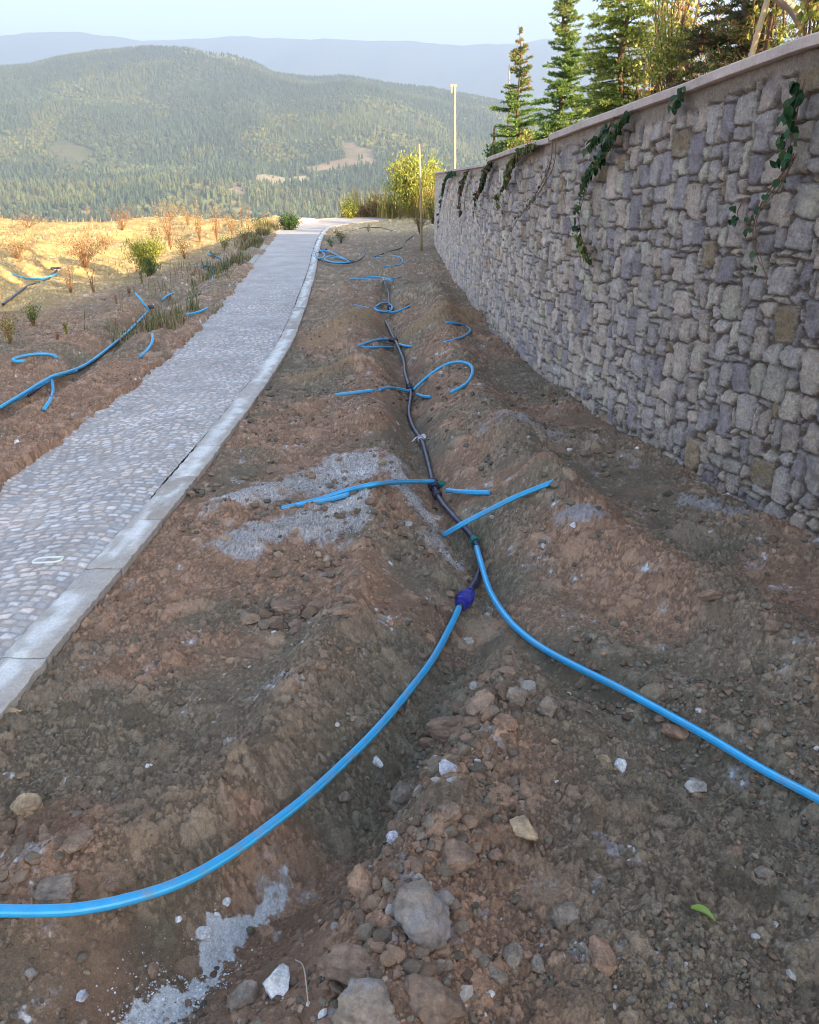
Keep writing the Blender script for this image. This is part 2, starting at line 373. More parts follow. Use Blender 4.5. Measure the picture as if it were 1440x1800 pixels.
# ------------------------------------------------------------------ ground sheet
def band(x, y, poly, w): return np.exp(-(seg_dist(x, y, poly) / w)**2)
SP_GRAVEL = [plane([(430, 950), (540, 915), (640, 900)]), plane([(560, 935), (640, 925)]), plane([(560, 850), (640, 810)]), plane([(430, 870), (560, 840), (680, 800)])]
SP_TRENCH = plane([(690, 800), (735, 860), (765, 920), (785, 945)])
SP_WHITE = plane([(380, 1560), (330, 1640), (250, 1690), (215, 1720)])
def build_ground():
    ys = [-10., -7, -5, -3.5, -2.5, -1.6, -.9, -.4, 0, .3, .5, .62]
    y = .7
    while y < 47:
        ys.append(y); y += .0021 * (y / 1.2)**1.5
    ys += [50, 55, 62, 75, 100, 150, 230]
    ys = np.array(ys)
    u = np.linspace(-1, 1, 1500)
    u = np.concatenate([[-9, -5, -3, -2.1, -1.6, -1.3, -1.12], u, [1.12, 1.3, 1.6, 2.1, 3, 5, 9]])
    w = .58 * np.abs(ys) + 1.3
    X = u[None] * w[:, None]; Y = np.repeat(ys[:, None], len(u), 1)
    Z = ground(X, Y)
    # a fall-off beyond the crest
    Z = Z - np.where(Y > 60, (Y - 60) * .12, 0)
    dx = (2 * w / 1500)[:, None] + 0 * X
    # crumbs and clods
    onpath = ((X > xL(Y) + .12) & (X < xO(Y) + .0)).astype(float)
    SOILK = 1.06
    clod = fbm(X * 1.6, Y * 1.6, 3, 81)
    mound = sst(-.25, .25, X) * (1 - sst(1.9, 2.6, Y)) + sst(-.05, .03, Z - base(Y)) * .5
    ltop = sst(-.3, -.6, X) * (1 - sst(1.9, 2.3, Y)) * sst(1.4, 1.6, Y)
    dens = np.clip(.25 + 1.5 * (clod - .42) + .45 * mound + .2 * ltop, .06, 1)
    T = np.full_like(X, .5); add = np.zeros_like(X); crumb = np.zeros_like(X)
    for cell, pr, amp, s, lim in ((.17, .25, .55, 101, .05), (.075, .5, .85, 111, .025), (.034, .75, 1.1, 121, .013), (.017, .85, 1.2, 131, .0075), (.010, .85, 1.2, 136, .0045)):
        f0 = np.clip((lim * 1.6 - dx) / (lim * .8), 0, 1); fade = f0 * (1 - onpath)
        act = (f0[:, 10] > 0)
        if not act.any(): continue
        wob = .25 * cell
        xx = X[act] + wob * (vn(X[act] / cell * 2.1, Y[act] / cell * 2.1, s + 8) - .5) * 2; yy = Y[act] + wob * (vn(X[act] / cell * 2.1, Y[act] / cell * 2.1, s + 9) - .5) * 2
        h, t = worley(xx, yy, cell, pr, s); h = h * (.72 + .56 * fbm(X[act] / cell * 3.3, Y[act] / cell * 3.3, 2, s + 11))
        k = np.clip(dens[act] * 2.2 + .45 - 1.2 * vn(xx / cell * .35, yy / cell * .35, s + 7), 0, 1)
        hh = h * amp * k * fade[act]
        m = hh > add[act] * .55
        A = add[act]; A = np.maximum(A, 0) * .75 + hh; add[act] = A
        tt = T[act]; tt = np.where(m & (h > .1 * cell), t, tt); T[act] = tt
        cc = crumb[act]; cc = np.maximum(cc, np.clip(hh / cell * 4, 0, 1)); crumb[act] = cc
    Z = Z + add * (1 - onpath)
    Z = Z + (1 - onpath) * .006 * (fbm(X * 26, Y * 26, 3, 140) - .5) * 2
    # earth colours: reddish brown, olive grey and tan soils, pale gravel, white lime
    n1 = fbm(X * .9 + 5, Y * .9, 4, 151); n2 = fbm(X * 3.1, Y * 3.1, 4, 161); n3 = fbm(X * 11, Y * 11, 3, 171)
    red = np.array([.315, .19, .125]); olive = np.array([.20, .162, .115]); tan = np.array([.36, .27, .18])
    redm = np.clip(sst(.42, .58, n1 * .6 + n2 * .4) * .8 + sst(-.1, .06, Z - base(Y)) * .3, 0, 1)
    redm = redm * (1 - .75 * sst(.1, .5, X) * (1 - sst(1.6, 2.1, Y)))
    C = olive + (red - olive) * redm[..., None]
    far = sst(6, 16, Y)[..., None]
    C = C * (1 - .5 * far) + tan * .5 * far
    lt = (sst(-4.2, -5.5, X) * sst(9, 12, Y))[..., None]
    C = C * (1 - lt) + np.array([.50, .345, .155]) * lt * (.55 + .9 * n2[..., None])
    bk = (sst(-5, -2, X) * sst(25, 31, Y))[..., None]
    C = C * (1 - bk) + np.array([.55, .41, .24]) * bk
    C = C * SOILK * (.66 + .80 * T[..., None] * crumb[..., None] + .36 * (n3[..., None]))
    g = np.zeros_like(X)
    near = (Y > 2.5) & (Y < 7)
    for p in SP_GRAVEL: g = np.maximum(g, band(X, Y, p, .17))
    g = g * sst(-.42, -.48, X - .32 + 0 * X) if False else g
    g = g * (1 - sst(-.22, -.16, X + .1 * (n2 - .5)))          # the gravel stops at the soil ridge
    g2 = np.maximum(g, band(X, Y, SP_TRENCH, .10) * .8)
    gm = sst(.24, .68, g2 * .9 + .9 * (n3 - .5) + .5 * (n2 - .5) + .4 * (fbm(X * 50, Y * 50, 2, 179) - .5))[..., None]
    gcol = np.array([.52, .49, .48]) * (.6 + .8 * hsh(np.floor(X / .004), np.floor(Y / .005), 5))[..., None] * (.75 + .5 * n2[..., None])
    gm = gm * .85
    C = C * (1 - gm) + gcol * gm
    wm = band(X, Y, SP_WHITE, .045) + .6 * band(X, Y, plane([(200, 1730), (130, 1800)]), .04) + .5 * band(X, Y, plane([(420, 1540), (480, 1500)]), .03) + .8 * band(X, Y, plane([(600, 830), (640, 820)]), .05)
    wm = sst(.48, .62, wm + 1.1 * (n3 - .5) + .9 * (fbm(X * 60, Y * 60, 3, 177) - .5))[..., None]
    C = C * (1 - wm) + np.array([.74, .73, .73]) * wm
    # pale dust streaks on the soil right of the trench
    ds = band(X, Y, plane([(880, 770), (960, 780)]), .14) + band(X, Y, plane([(1220, 880), (1300, 900)]), .10) + band(X, Y, plane([(1000, 925), (1060, 940)]), .08) + .7 * band(X, Y, plane([(1060, 1480), (1075, 1510)]), .03)\
        + .8 * band(X, Y, plane([(700, 1500), (720, 1650), (660, 1780), (600, 1830)]), .05) + .5 * band(X, Y, plane([(800, 1660), (850, 1620)]), .03)
    dm = (sst(.5, .75, ds * .9 + 1.2 * (n3 - .5) + 1.0 * (fbm(X * 70, Y * 70, 3, 178) - .5)) * .7)[..., None]
    C = C * (1 - dm) + np.array([.40, .37, .38]) * dm
    # warm streaks of low sun, painted as orange ochre into the far spoil's colour
    sun_streak = band(X, Y, plane([(740, 585), (800, 560), (845, 560)]), .3) + band(X, Y, plane([(560, 600), (650, 550)]), .2) + band(X, Y, plane([(520, 660), (640, 640)]), .15)
    streak_m = (np.clip(sun_streak, 0, 1) * .6)[..., None]
    C = C * (1 - streak_m) + np.array([.40, .25, .13]) * streak_m
    C = np.clip(C, .01, .9)
    nr, nc = X.shape
    i = np.arange(nr - 1)[:, None] * nc; j = np.arange(nc - 1)[None]
    F = np.stack([i + j, i + j + 1, i + nc + j + 1, i + nc + j], -1).reshape(-1, 4)
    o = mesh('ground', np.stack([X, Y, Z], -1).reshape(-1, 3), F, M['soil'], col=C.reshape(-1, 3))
    tag(o, kind='structure')
build_ground()

# ------------------------------------------------------------------ path and kerbs
def build_path():
    ys = []; y = 1.0
    ys = [-10, -6, -3, -1, 0, .5]
    while y < 46: ys.append(y); y += max(.005, .0011 * y**1.22)
    ys = np.array(ys); nc = 230
    t = np.linspace(0, 1, nc)
    A = xL(ys) - .02; B = xK(ys)
    X = A[:, None] + (B - A)[:, None] * t; Y = np.repeat(ys[:, None], nc, 1)
    across = t[None] * (B - A)[:, None]; along = Y
    # cobbles: rows across the path in gentle arcs
    row = .047
    v = (along + .10 * np.sin(across * 5.8) + .02 * (fbm(X * 3, Y * 3, 2, 3) - .5)) / row
    ri = np.floor(v); fv = v - ri
    cw = .050 + .025 * hsh(ri, ri * 0, 7)
    uu = across / cw + hsh(ri, ri * 0, 8) + .18 * (vn(across / .05, v, 12) - .5)
    ci = np.floor(uu); fu = uu - ci
    ex = np.minimum(fu, 1 - fu) * cw; ey = np.minimum(fv, 1 - fv) * row
    gap = .004 + .004 * hsh(ci, ri, 14)
    d = np.minimum(ex, ey) - gap * (.6 + .8 * vn(X / .03, Y / .03, 9))
    sz = hsh(ci, ri, 15)
    hgt = sst(0, .014, d) * (.0042 + .002 * sz) + (sz - .5) * .004 + .004 * (fbm(X * 35, Y * 35, 2, 19) - .5) * 2 + .03 * (fbm(X * .9, Y * .9, 2, 23) - .5)
    dust = sst(.5, .68, fbm(X * 1.7, Y * 1.1, 4, 27)) + sst(.16, .0, across) + .6 * sst(10, 25, Y)
    dust = np.clip(dust, 0, 1)
    hgt = hgt + dust * .003
    ff = 1 - sst(11, 19, Y); hgt = hgt * ff; m_f = ff
    Z = base(Y) - .012 + hgt + .006 * (1 - ff)
    jc = np.array([.38, .335, .31]); st = np.array([.57, .515, .49])
    tone = (.95 + (.55 * hsh(ci, ri, 16) - .27) * ff)[..., None]
    m = (.82 + (sst(-.001, .006, d) - .82) * ff)[..., None]
    C = jc * (1 - m) + st * tone * m
    C = C * (1 + .12 * (hsh(ci, ri, 17)[..., None] - .5) * np.array([1, -.2, -1.2]))
    k = (dust * .45)[..., None]
    C = C * (1 - k) + np.array([.43, .38, .35]) * k
    nr = len(ys); i = np.arange(nr - 1)[:, None] * nc; j = np.arange(nc - 1)[None]
    F = np.stack([i + j, i + j + 1, i + nc + j + 1, i + nc + j], -1).reshape(-1, 4)
    tag(mesh('path', np.stack([X, Y, Z], -1).reshape(-1, 3), F, M['cobble'], col=C.reshape(-1, 3)), kind='structure')
build_path()
def build_kerb(name, fi, fo, y0, y1, hz, length, tint, dirt):
    """a row of kerb blocks; each block slightly uneven, the joints open"""
    mb = MB(); y = y0; k = 0
    while y < y1:
        L = length * (.85 + .3 * random.random()); e = min(y1, y + L) - .008
        n = max(4, int((e - y) / .02)) if y < 8 else 6
        n = min(n, 60)
        s = np.linspace(y, e, n)
        jit = (random.random() - .5) * .012; jz = (random.random() - .5) * .008
        a = fi(s) + jit + .012; b = fo(s) + jit; m = 9
        tt = np.linspace(0, 1, m)
        XX = a[:, None] + (b - a)[:, None] * tt; YY = np.repeat(s[:, None], m, 1)
        if False: pass
        ed = np.minimum(np.minimum(tt, 1 - tt)[None] * .16, np.minimum(s - y, e - s)[:, None])
        ZZ = base(YY) + hz + jz - .008 * (1 - sst(0, .012, ed)) + .006 * (fbm(XX * 25, YY * 25, 3, 31) - .5) * 2
        rag = .006 * (fbm(YY * 30, XX * 0, 2, 37 + k) - .5) * 2
        XX = XX + rag * (np.abs(tt - .5) > .45)
        V = np.stack([XX, YY, ZZ], -1).reshape(-1, 3)
        i = np.arange(n - 1)[:, None] * m; j = np.arange(m - 1)[None]
        Q = np.stack([i + j, i + j + 1, i + m + j + 1, i + m + j], -1).reshape(-1, 4)
        d = sst(.50 - dirt, .66 - dirt, fbm(XX * 7, YY * 3.2, 4, 47))
        d = np.clip(d + sst(.30, .62, fbm(XX * 20, YY * 9, 3, 49) * .55 + np.abs(tt - .45)[None] * .75), 0, 1) * .8
        if random.random() < .12 and y > 3: d = np.clip(d + .9 * sst(.46, .54, fbm(XX * 9, YY * 5, 4, 48)), 0, 1)
        c = np.asarray(tint) * (.9 + .2 * random.random())
        C = (c * (1 - d[..., None]) + np.array([.40, .34, .29]) * d[..., None]).reshape(-1, 3)
        mb.add(V, Q=Q, c=C)
        # side and end faces
        rim = np.concatenate([np.arange(m), np.arange(1, n) * m + m - 1, (n - 1) * m + np.arange(m - 2, -1, -1), np.arange(n - 2, 0, -1) * m])
        top = V[rim]; low = top.copy(); low[:, 2] -= .16
        q = len(rim); ii = np.arange(q); Q2 = np.stack([ii, ii + q, (ii + 1) % q + q, (ii + 1) % q], -1)
        mb.add(np.vstack([top, low]), Q=Q2, c=np.tile(C[rim] * .9, (2, 1)))
        y = e + .008; k += 1
    return tag(mb.build(name, M['concrete']), kind='structure')
build_kerb('kerb', xK, xO, .2, 38, .005, .62, (.74, .71, .68), -.05)
build_kerb('kerb_far_edge', lambda y: xL(y) - .12, lambda y: xL(y) + .03, 8, 36, .012, .9, (.50, .45, .40), .10)

# ------------------------------------------------------------------ the retaining wall
def wall_samples():
    y = -12.; Y = []
    while y < 22.46:
        Y.append(y); y += .12 if y < 2.6 else max(.0055, .0016 * y**1.35)
    Y.append(22.46); Y = np.array(Y)
    X = 0
    for d in (-.5, -.25, 0, .25, .5): X = X + .2 * np.interp(np.where(Y > 21.9, Y, Y + d), WY, WX)
    return X, Y
WSX, WSY = wall_samples()
SEG = np.hypot(np.diff(WSX), np.diff(WSY)); WS = np.concatenate([[0], np.cumsum(SEG)])
TX = np.gradient(WSX, WS); TY = np.gradient(WSY, WS); TN = np.hypot(TX, TY); WNX = -TY / TN; WNY = TX / TN   # normal towards the path
# top line of the wall, with its two steps
TYK = np.array([-12, 4.03, 4.94, 5.76, 7.14, 7.15, 8.73, 9.77, 9.78, 12.75, 20.67, 23])
TZK = np.array([2.95, 2.085, 1.985, 1.915, 1.815, 1.80, 1.735, 1.69, 1.645, 1.605, 1.53, 1.51])
def wtop(y): return np.interp(y, TYK, TZK)
def pack(nu, nv, seed):
    """random rubble: larger blocks strewn first, the gaps between them filled with smaller stones"""
    rg = random.Random(seed); G = -np.ones((nu, nv), int); rect = []
    for _ in range(nu * nv // 5):
        w, h = rg.choice([(3, 4), (3, 5), (4, 5), (3, 3), (4, 4), (4, 6), (5, 4), (3, 4), (2, 4)])
        i = rg.randrange(0, nu - w); j = rg.randrange(0, nv - h)
        if (G[i:i + w, j:j + h] < 0).all(): G[i:i + w, j:j + h] = len(rect); rect.append((i, j, w, h))
    for i in range(nu):
        for j in range(nv):
            if G[i, j] >= 0: continue
            run = 1
            while j + run < nv and G[i, j + run] < 0 and run < 7: run += 1
            opts = [h for h in (2, 3, 3, 4, 5) if h <= run and run - h != 1] or [run if run < 5 else 3]
            h = rg.choice(opts); w = 1; mx = rg.choice([2, 3, 3, 4])
            while w < mx and i + w < nu and (G[i + w, j:j + h] < 0).all(): w += 1
            G[i:i + w, j:j + h] = len(rect); rect.append((i, j, w, h))
    return G, np.array(rect, float)
def build_wall():
    nh = 400; CELL = .036
    bot = -.35
    S = WS; n = len(S)
    top = wtop(WSY)
    t = np.linspace(0, 1, nh)
    Z = bot + (top - bot)[:, None] * t; SS = np.repeat(S[:, None], nh, 1)
    YY = np.repeat(WSY[:, None], nh, 1)
    # irregular outlines
    ws = SS + .012 * (fbm(SS * 7, Z * 7, 3, 201) - .5) * 2 + .007 * (fbm(SS * 30, Z * 30, 2, 202) - .5) * 2
    wz = (Z + .0) + .022 * (fbm(SS * 3 + 7, Z * 3, 2, 203) - .5) * 2 + .007 * (fbm(SS * 30 + 3, Z * 30, 2, 204) - .5) * 2 - .5 * (wtop(YY) - 2)
    nu = int(WS[-1] / CELL) + 10; nv = 104
    G, rect = pack(nu, nv, 5)
    iu = np.clip(np.floor(ws / CELL).astype(int) + 2, 0, nu - 1); iv = np.clip(np.floor((wz + .8) / CELL).astype(int), 0, nv - 1)
    idx = G[iu, iv]; r = rect[idx]
    cx = (r[..., 0] + r[..., 2] / 2 - 2) * CELL; cz = (r[..., 1] + r[..., 3] / 2) * CELL - .8
    hw = r[..., 2] / 2 * CELL; hh = r[..., 3] / 2 * CELL
    lx = ws - cx; lz = wz - cz; o0 = idx * 0
    H_ = lambda k: hsh(idx, o0, k) - .5
    right = lx > 0; upper = lz > 0
    sx = np.abs(lx) + np.where(right, H_(211), H_(241)) * .30 * lz - hw
    sz = np.abs(lz) + np.where(upper, H_(242), H_(243)) * .22 * lx - hh
    cut = np.where(right, np.where(upper, H_(244), H_(245)), np.where(upper, H_(246), H_(247))) + .5
    sc_ = (sx + sz) * .72 + .004 + .030 * cut**2
    sd = np.maximum(np.maximum(sx, sz), sc_)
    d = -sd - (.0015 + .003 * hsh(idx, o0, 213))
    prof = sst(-.001, .006, d) ** .7
    tilt = (hsh(idx, idx * 0, 214) - .5) * .16 * lx + (hsh(idx, idx * 0, 215) - .5) * .16 * lz
    f1 = worley(SS + idx * .13, Z, .05, .9, 227, .5, .9)[0] / .05; facet = 1.2 * f1
    rough = .014 * (fbm(SS * 16, Z * 16, 4, 216) - .5) * 2 + .010 * (1 - np.abs(2 * fbm(SS * 9 + idx * 3.1, Z * 9, 3, 217) - 1))
    prot = prof * (.010 + .008 * hsh(idx, idx * 0, 218) + tilt + rough + .004 * facet)
    mort = (.75 * fbm(SS * 60, Z * 60, 2, 219)) * .008
    # mortar band below the coping
    lip = sst(.03, .07, (top[:, None] - Z) - .05 * fbm(SS * 4, Z * 0, 3, 221) * 1.2)
    D = mort + prot * lip + .030 * (1 - lip)
    h1 = hsh(idx, idx * 0, 231); h2 = hsh(idx, idx * 0, 232); h3 = hsh(idx, idx * 0, 233)
    grey = np.array([.80, .665, .61]); pink = np.array([.92, .715, .59]); blue = np.array([.56, .465, .48]); cream = np.array([.93, .79, .63]); tanc = np.array([.66, .47, .30])
    C = np.where((h1 < .32)[..., None], grey, np.where((h1 < .68)[..., None], pink, np.where((h1 < .82)[..., None], blue, np.where((h1 < .955)[..., None], cream, tanc))))
    C = C * (.82 + .36 * h2)[..., None]
    pt = sst(.45, .7, fbm(SS * 9 + idx * .37, Z * 9, 4, 235))[..., None]
    C = C * (1 - .45 * pt) + np.where((h3 < .5)[..., None], cream, blue) * .45 * pt
    # worn pale arrises, mortar
    ar = (sst(.03, .006, d) * sst(-.002, .004, d))[..., None]
    C = C * (1 - .25 * ar) + np.array([.58, .49, .43]) * .25 * ar
    mm = sst(.003, -.003, d)[..., None]
    C = C * (1 - mm) + np.array([.33, .24, .20]) * mm
    l3 = lip[..., None]
    C = C * l3 + np.array([.60, .46, .37]) * (1 - l3)
    X = WSX[:, None] + WNX[:, None] * D; Y = WSY[:, None] + WNY[:, None] * D
    V = np.stack([X, Y, Z], -1)
    i = np.arange(n - 1)[:, None] * nh; j = np.arange(nh - 1)[None]
    F = np.stack([i + j, i + j + 1, i + nh + j + 1, i + nh + j], -1).reshape(-1, 4)
    Vf = V.reshape(-1, 3)
    # back, top and end
    TH = .34
    k = np.arange(0, n, 12); k = np.append(k, n - 1) if k[-1] != n - 1 else k
    bx = WSX[k] - WNX[k] * TH; by = WSY[k] - WNY[k] * TH
    Bt = np.stack([bx, by, wtop(WSY[k])], 1); Bb = Bt.copy(); Bb[:, 2] = bot
    Ft = Vf.reshape(n, nh, 3)[k, -1]; m = len(k); ii = np.arange(m - 1)
    V2 = np.vstack([Ft, Bt, Bb])
    Q = [np.stack([ii, ii + m, ii + m + 1, ii + 1], -1), np.stack([ii + m, ii + 2 * m, ii + 2 * m + 1, ii + m + 1], -1)]
    root = thing('stone_wall', 'long dry-laid rubble stone retaining wall of purple grey blocks under a pale coping', 'wall', (WSX[-1], WSY[-1], 0))
    lo = np.array([WSX[-1], WSY[-1], 0])
    endc = V[-1]; ne = nh; eb = endc.copy(); eb[:, 0] += TH; ke = np.arange(nh - 1)
    V3 = np.vstack([endc, eb]); Q3 = np.stack([ke, ke + nh, ke + nh + 1, ke + 1], -1)
    Vall = np.vstack([Vf, V2, V3]); Fall = np.vstack([F, np.vstack(Q) + len(Vf), Q3 + len(Vf) + len(V2)])
    Call = np.vstack([C.reshape(-1, 3), np.tile([.4, .36, .33], (len(V2) + len(V3), 1))])
    o = mesh('stonework', Vall - lo, Fall, M['stone'], root, Call)
    # coping slabs
    for (ya, yb, th, pr) in (*[(a_, min(a_ + 1.29, 7.14), .052, .045) for a_ in np.arange(-12, 7.1, 1.296)], (7.16, 8.45, .046, .04), (8.457, 9.77, .046, .04), *[(a_, min(a_ + 1.99, 22.5), .036, .03) for a_ in np.arange(9.79, 22.4, 1.996)]):
        s = np.arange(ya, yb, .1); s = np.append(s, yb)
        x = np.interp(s, WSY, WSX); nx = np.interp(s, WSY, WNX); ny = np.interp(s, WSY, WNY); z = wtop(np.clip(s, ya + .001, yb))
        wv = .003 * random.uniform(-1, 1) + .004 * (fbm(s * 3, s * 0, 3, 251) - .5) * 2
        prof_ = [(-TH - .02, 0), (-TH - .02, th), (pr + .022, th), (pr + .03, th - .008), (pr + .03, .004), (pr + .02, 0)]
        Vc = np.stack([np.stack([x + nx * (a + wv), s + ny * (a + wv), z + b + .002], 1) for a, b in prof_], 1)
        m = len(prof_); Vc = Vc.reshape(-1, 3); ns = len(s)
        i = np.arange(ns - 1)[:, None] * m; j = np.arange(m)[None]; kk = (j + 1) % m
        Q = np.stack([i + j, i + m + j, i + m + kk, i + kk], -1).reshape(-1, 4)
        mb = MB(); mb.add(Vc, Q=Q); e = (ns - 1) * m
        mb.add(Vc[:m], T=[(0, 1, 2), (0, 2, 3), (0, 3, 4), (0, 4, 5)]); mb.add(Vc[e:], T=[(0, 2, 1), (0, 3, 2), (0, 4, 3), (0, 5, 4)])
        mb.build('coping', M['coping'], root, smooth=False, loc=lo)
    return root
build_wall()
def wall_at(P):
    """points of the wall face seen at the photograph's pixels"""
    D = rays(P); out = []
    for r in D:
        f = WSX * r[1] - WSY * r[0]
        s = np.nonzero((f[:-1] * f[1:] <= 0) & (WSY[:-1] > .5))[0]
        i = s[0]; t = ((WSX[i] + WSX[i + 1]) / 2 * r[0] + (WSY[i] + WSY[i + 1]) / 2 * r[1]) / (r[0]**2 + r[1]**2)
        p = EYE + r * t; out.append((p[0] + WNX[i] * .065, p[1] + WNY[i] * .065, p[2]))
    return np.array(out)
# retained ground behind the wall
def upper_z(x, y):
    return wtop(np.minimum(y, 22)) - .03 + .05 * (fbm(x * 1.5, y * 1.5, 3, 261) - .5) - .25 * sst(21, 30, y)
def build_upper():
    s = np.concatenate([np.arange(-12, 22.4, .15), [22.4]])
    x = np.interp(s, WSY, WSX); nx = np.interp(s, WSY, WNX); ny = np.interp(s, WSY, WNY)
    off = np.array([.33, .4, .5, .65, .8, 1, 1.3, 1.7, 2.2, 3, 4.5, 7, 12, 20])
    X = x[:, None] - nx[:, None] * off; Y = s[:, None] - ny[:, None] * off * sst(8, 3, s)[:, None]
    Z = upper_z(X, Y)
    nr, nc = X.shape; i = np.arange(nr - 1)[:, None] * nc; j = np.arange(nc - 1)[None]
    F = np.stack([i + j, i + j + 1, i + nc + j + 1, i + nc + j], -1).reshape(-1, 4)
    n = fbm(X * 3, Y * 3, 3, 5)[..., None]
    C = np.array([.28, .2, .12]) * (.7 + .6 * n)
    tag(mesh('upper_ground', np.stack([X, Y, Z], -1).reshape(-1, 3), F, M['soil'], col=C.reshape(-1, 3)), kind='structure')
build_upper()
#PART2
# ------------------------------------------------------------------ far land: wooded hill, far range, valley
def sky_line(P):
    D = rays(P); az = np.arctan2(D[:, 0], D[:, 1]); return az, D[:, 2] / np.hypot(D[:, 0], D[:, 1])
HA, HT = sky_line([(-500, 170), (-200, 130), (0, 116), (50, 112), (100, 99), (170, 87), (260, 80), (330, 84), (400, 90), (450, 107), (480, 124), (540, 133), (610, 130), (700, 146), (760, 151), (870, 172), (960, 195), (1100, 215), (1440, 240), (1900, 260)])
FA, FT = sky_line([(-500, 60), (0, 72), (100, 65), (200, 69), (250, 78), (350, 70), (430, 68), (520, 73), (600, 78), (680, 80), (790, 83), (880, 80), (960, 75), (1050, 70), (1200, 60), (1440, 70), (1900, 90)])
def hill_z(az, r):
    """real height of the wooded hill at a bearing and a distance"""
    x = np.sin(az) * r; y = np.cos(az) * r
    rr = 2550 + 250 * (fbm(az * 5 + 3, az * 0, 2, 301) - .5) * 2
    top = np.interp(az, HA, HT) * rr + 1.6 - 8
    t = np.clip((r - 900) / (rr - 900), 0, 1.35)
    lowz = -62 + 14 * (fbm(x / 300, y / 300, 3, 311) - .5)
    prof = np.where(t < 1, .55 * t**1.25 + .45 * (t * t * (3 - 2 * t)), 1 - .7 * (t - 1)**1.2)
    spur = (1 - np.abs(2 * fbm(x / 620, y / 900, 3, 317) - 1)) - .6
    z = lowz + (top - lowz) * prof + 70 * spur * np.sin(np.clip(t, 0, 1) * math.pi) + 16 * (fbm(x / 140, y / 140, 3, 319) - .5) * np.clip(t * 4, 0, 1) * np.clip((1 - t) * 4, .1, 1)
    return z
azs = np.linspace(-.72, .72, 420); rs = np.concatenate([np.linspace(230, 880, 14), np.linspace(900, 3400, 260)])
A_, R_ = np.meshgrid(azs, rs)
HZ = hill_z(A_, R_)
def pix_of(x, y, z):
    v = np.stack([x, y, z - 1.6]); d = v[1] * CP - v[2] * SP; u = v[1] * SP + v[2] * CP
    return 720 + 1440 * v[0] / d, 900 - 1440 * u / d
# clearings: fields and bare patches on the hillside, outlined in the land's own coordinates
def land(P):
    P = np.array(P, float); m = P.mean(0); P = m + (P - m) * [1.05, 1.5 if P[:, 1].max() < 360 and P[:, 1].min() > 200 else 1]
    az, t = sky_line(P); out = []
    for a, q in zip(az, t):
        r = np.linspace(900, 2700, 1500); z = hill_z(np.full_like(r, a), r); h = np.nonzero((z - 1.6) / r > q)[0]
        rr = r[h[0]] if len(h) else 2700; out.append((math.sin(a) * rr, math.cos(a) * rr))
    return np.array(out)
FIELDS = [(land([(375, 343), (395, 333), (425, 325), (440, 331), (410, 342)]), (.30, .215, .14)), (land([(478, 310), (500, 303), (540, 304), (580, 299), (620, 292), (655, 288), (640, 284), (600, 287), (560, 296), (520, 300)]), (.30, .215, .14)),
          (land([(600, 262), (620, 258), (655, 270), (650, 280), (615, 276)]), (.26, .2, .13)), (land([(430, 318), (470, 314), (560, 310), (600, 304), (560, 316), (480, 322)]), (.40, .32, .2)),
          (land([(80, 262), (110, 250), (150, 262), (140, 285), (95, 284)]), (.125, .12, .06)), (land([(-20, 370), (20, 372), (50, 374), (20, 377)]), (.5, .42, .3)), (land([(88, 372), (140, 376), (142, 379), (95, 377)]), (.5, .42, .3)),
          (land([(310, 92), (370, 90), (440, 112), (400, 108), (340, 98)]), (.26, .24, .13)),
          (land([(0, 366), (250, 371), (700, 372), (700, 377), (0, 374)]), (.27, .24, .13))]
def in_poly(x, y, P):
    ins = np.zeros(np.shape(x), bool); j = len(P) - 1
    for i in range(len(P)):
        xi, yi = P[i]; xj, yj = P[j]
        ins ^= ((yi > y) != (yj > y)) & (x < (xj - xi) * (y - yi) / (yj - yi + 1e-9) + xi); j = i
    return ins
def field_mask(x, y):
    f = -np.ones(np.shape(x), int)
    wx = x + 26 * (fbm(x / 50, y / 50, 3, 331) - .5) * 2; wy = y + 40 * (fbm(x / 50, y / 50, 3, 332) - .5) * 2
    for k, (P, c) in enumerate(FIELDS): f = np.where(in_poly(wx, wy, P), k, f)
    return f
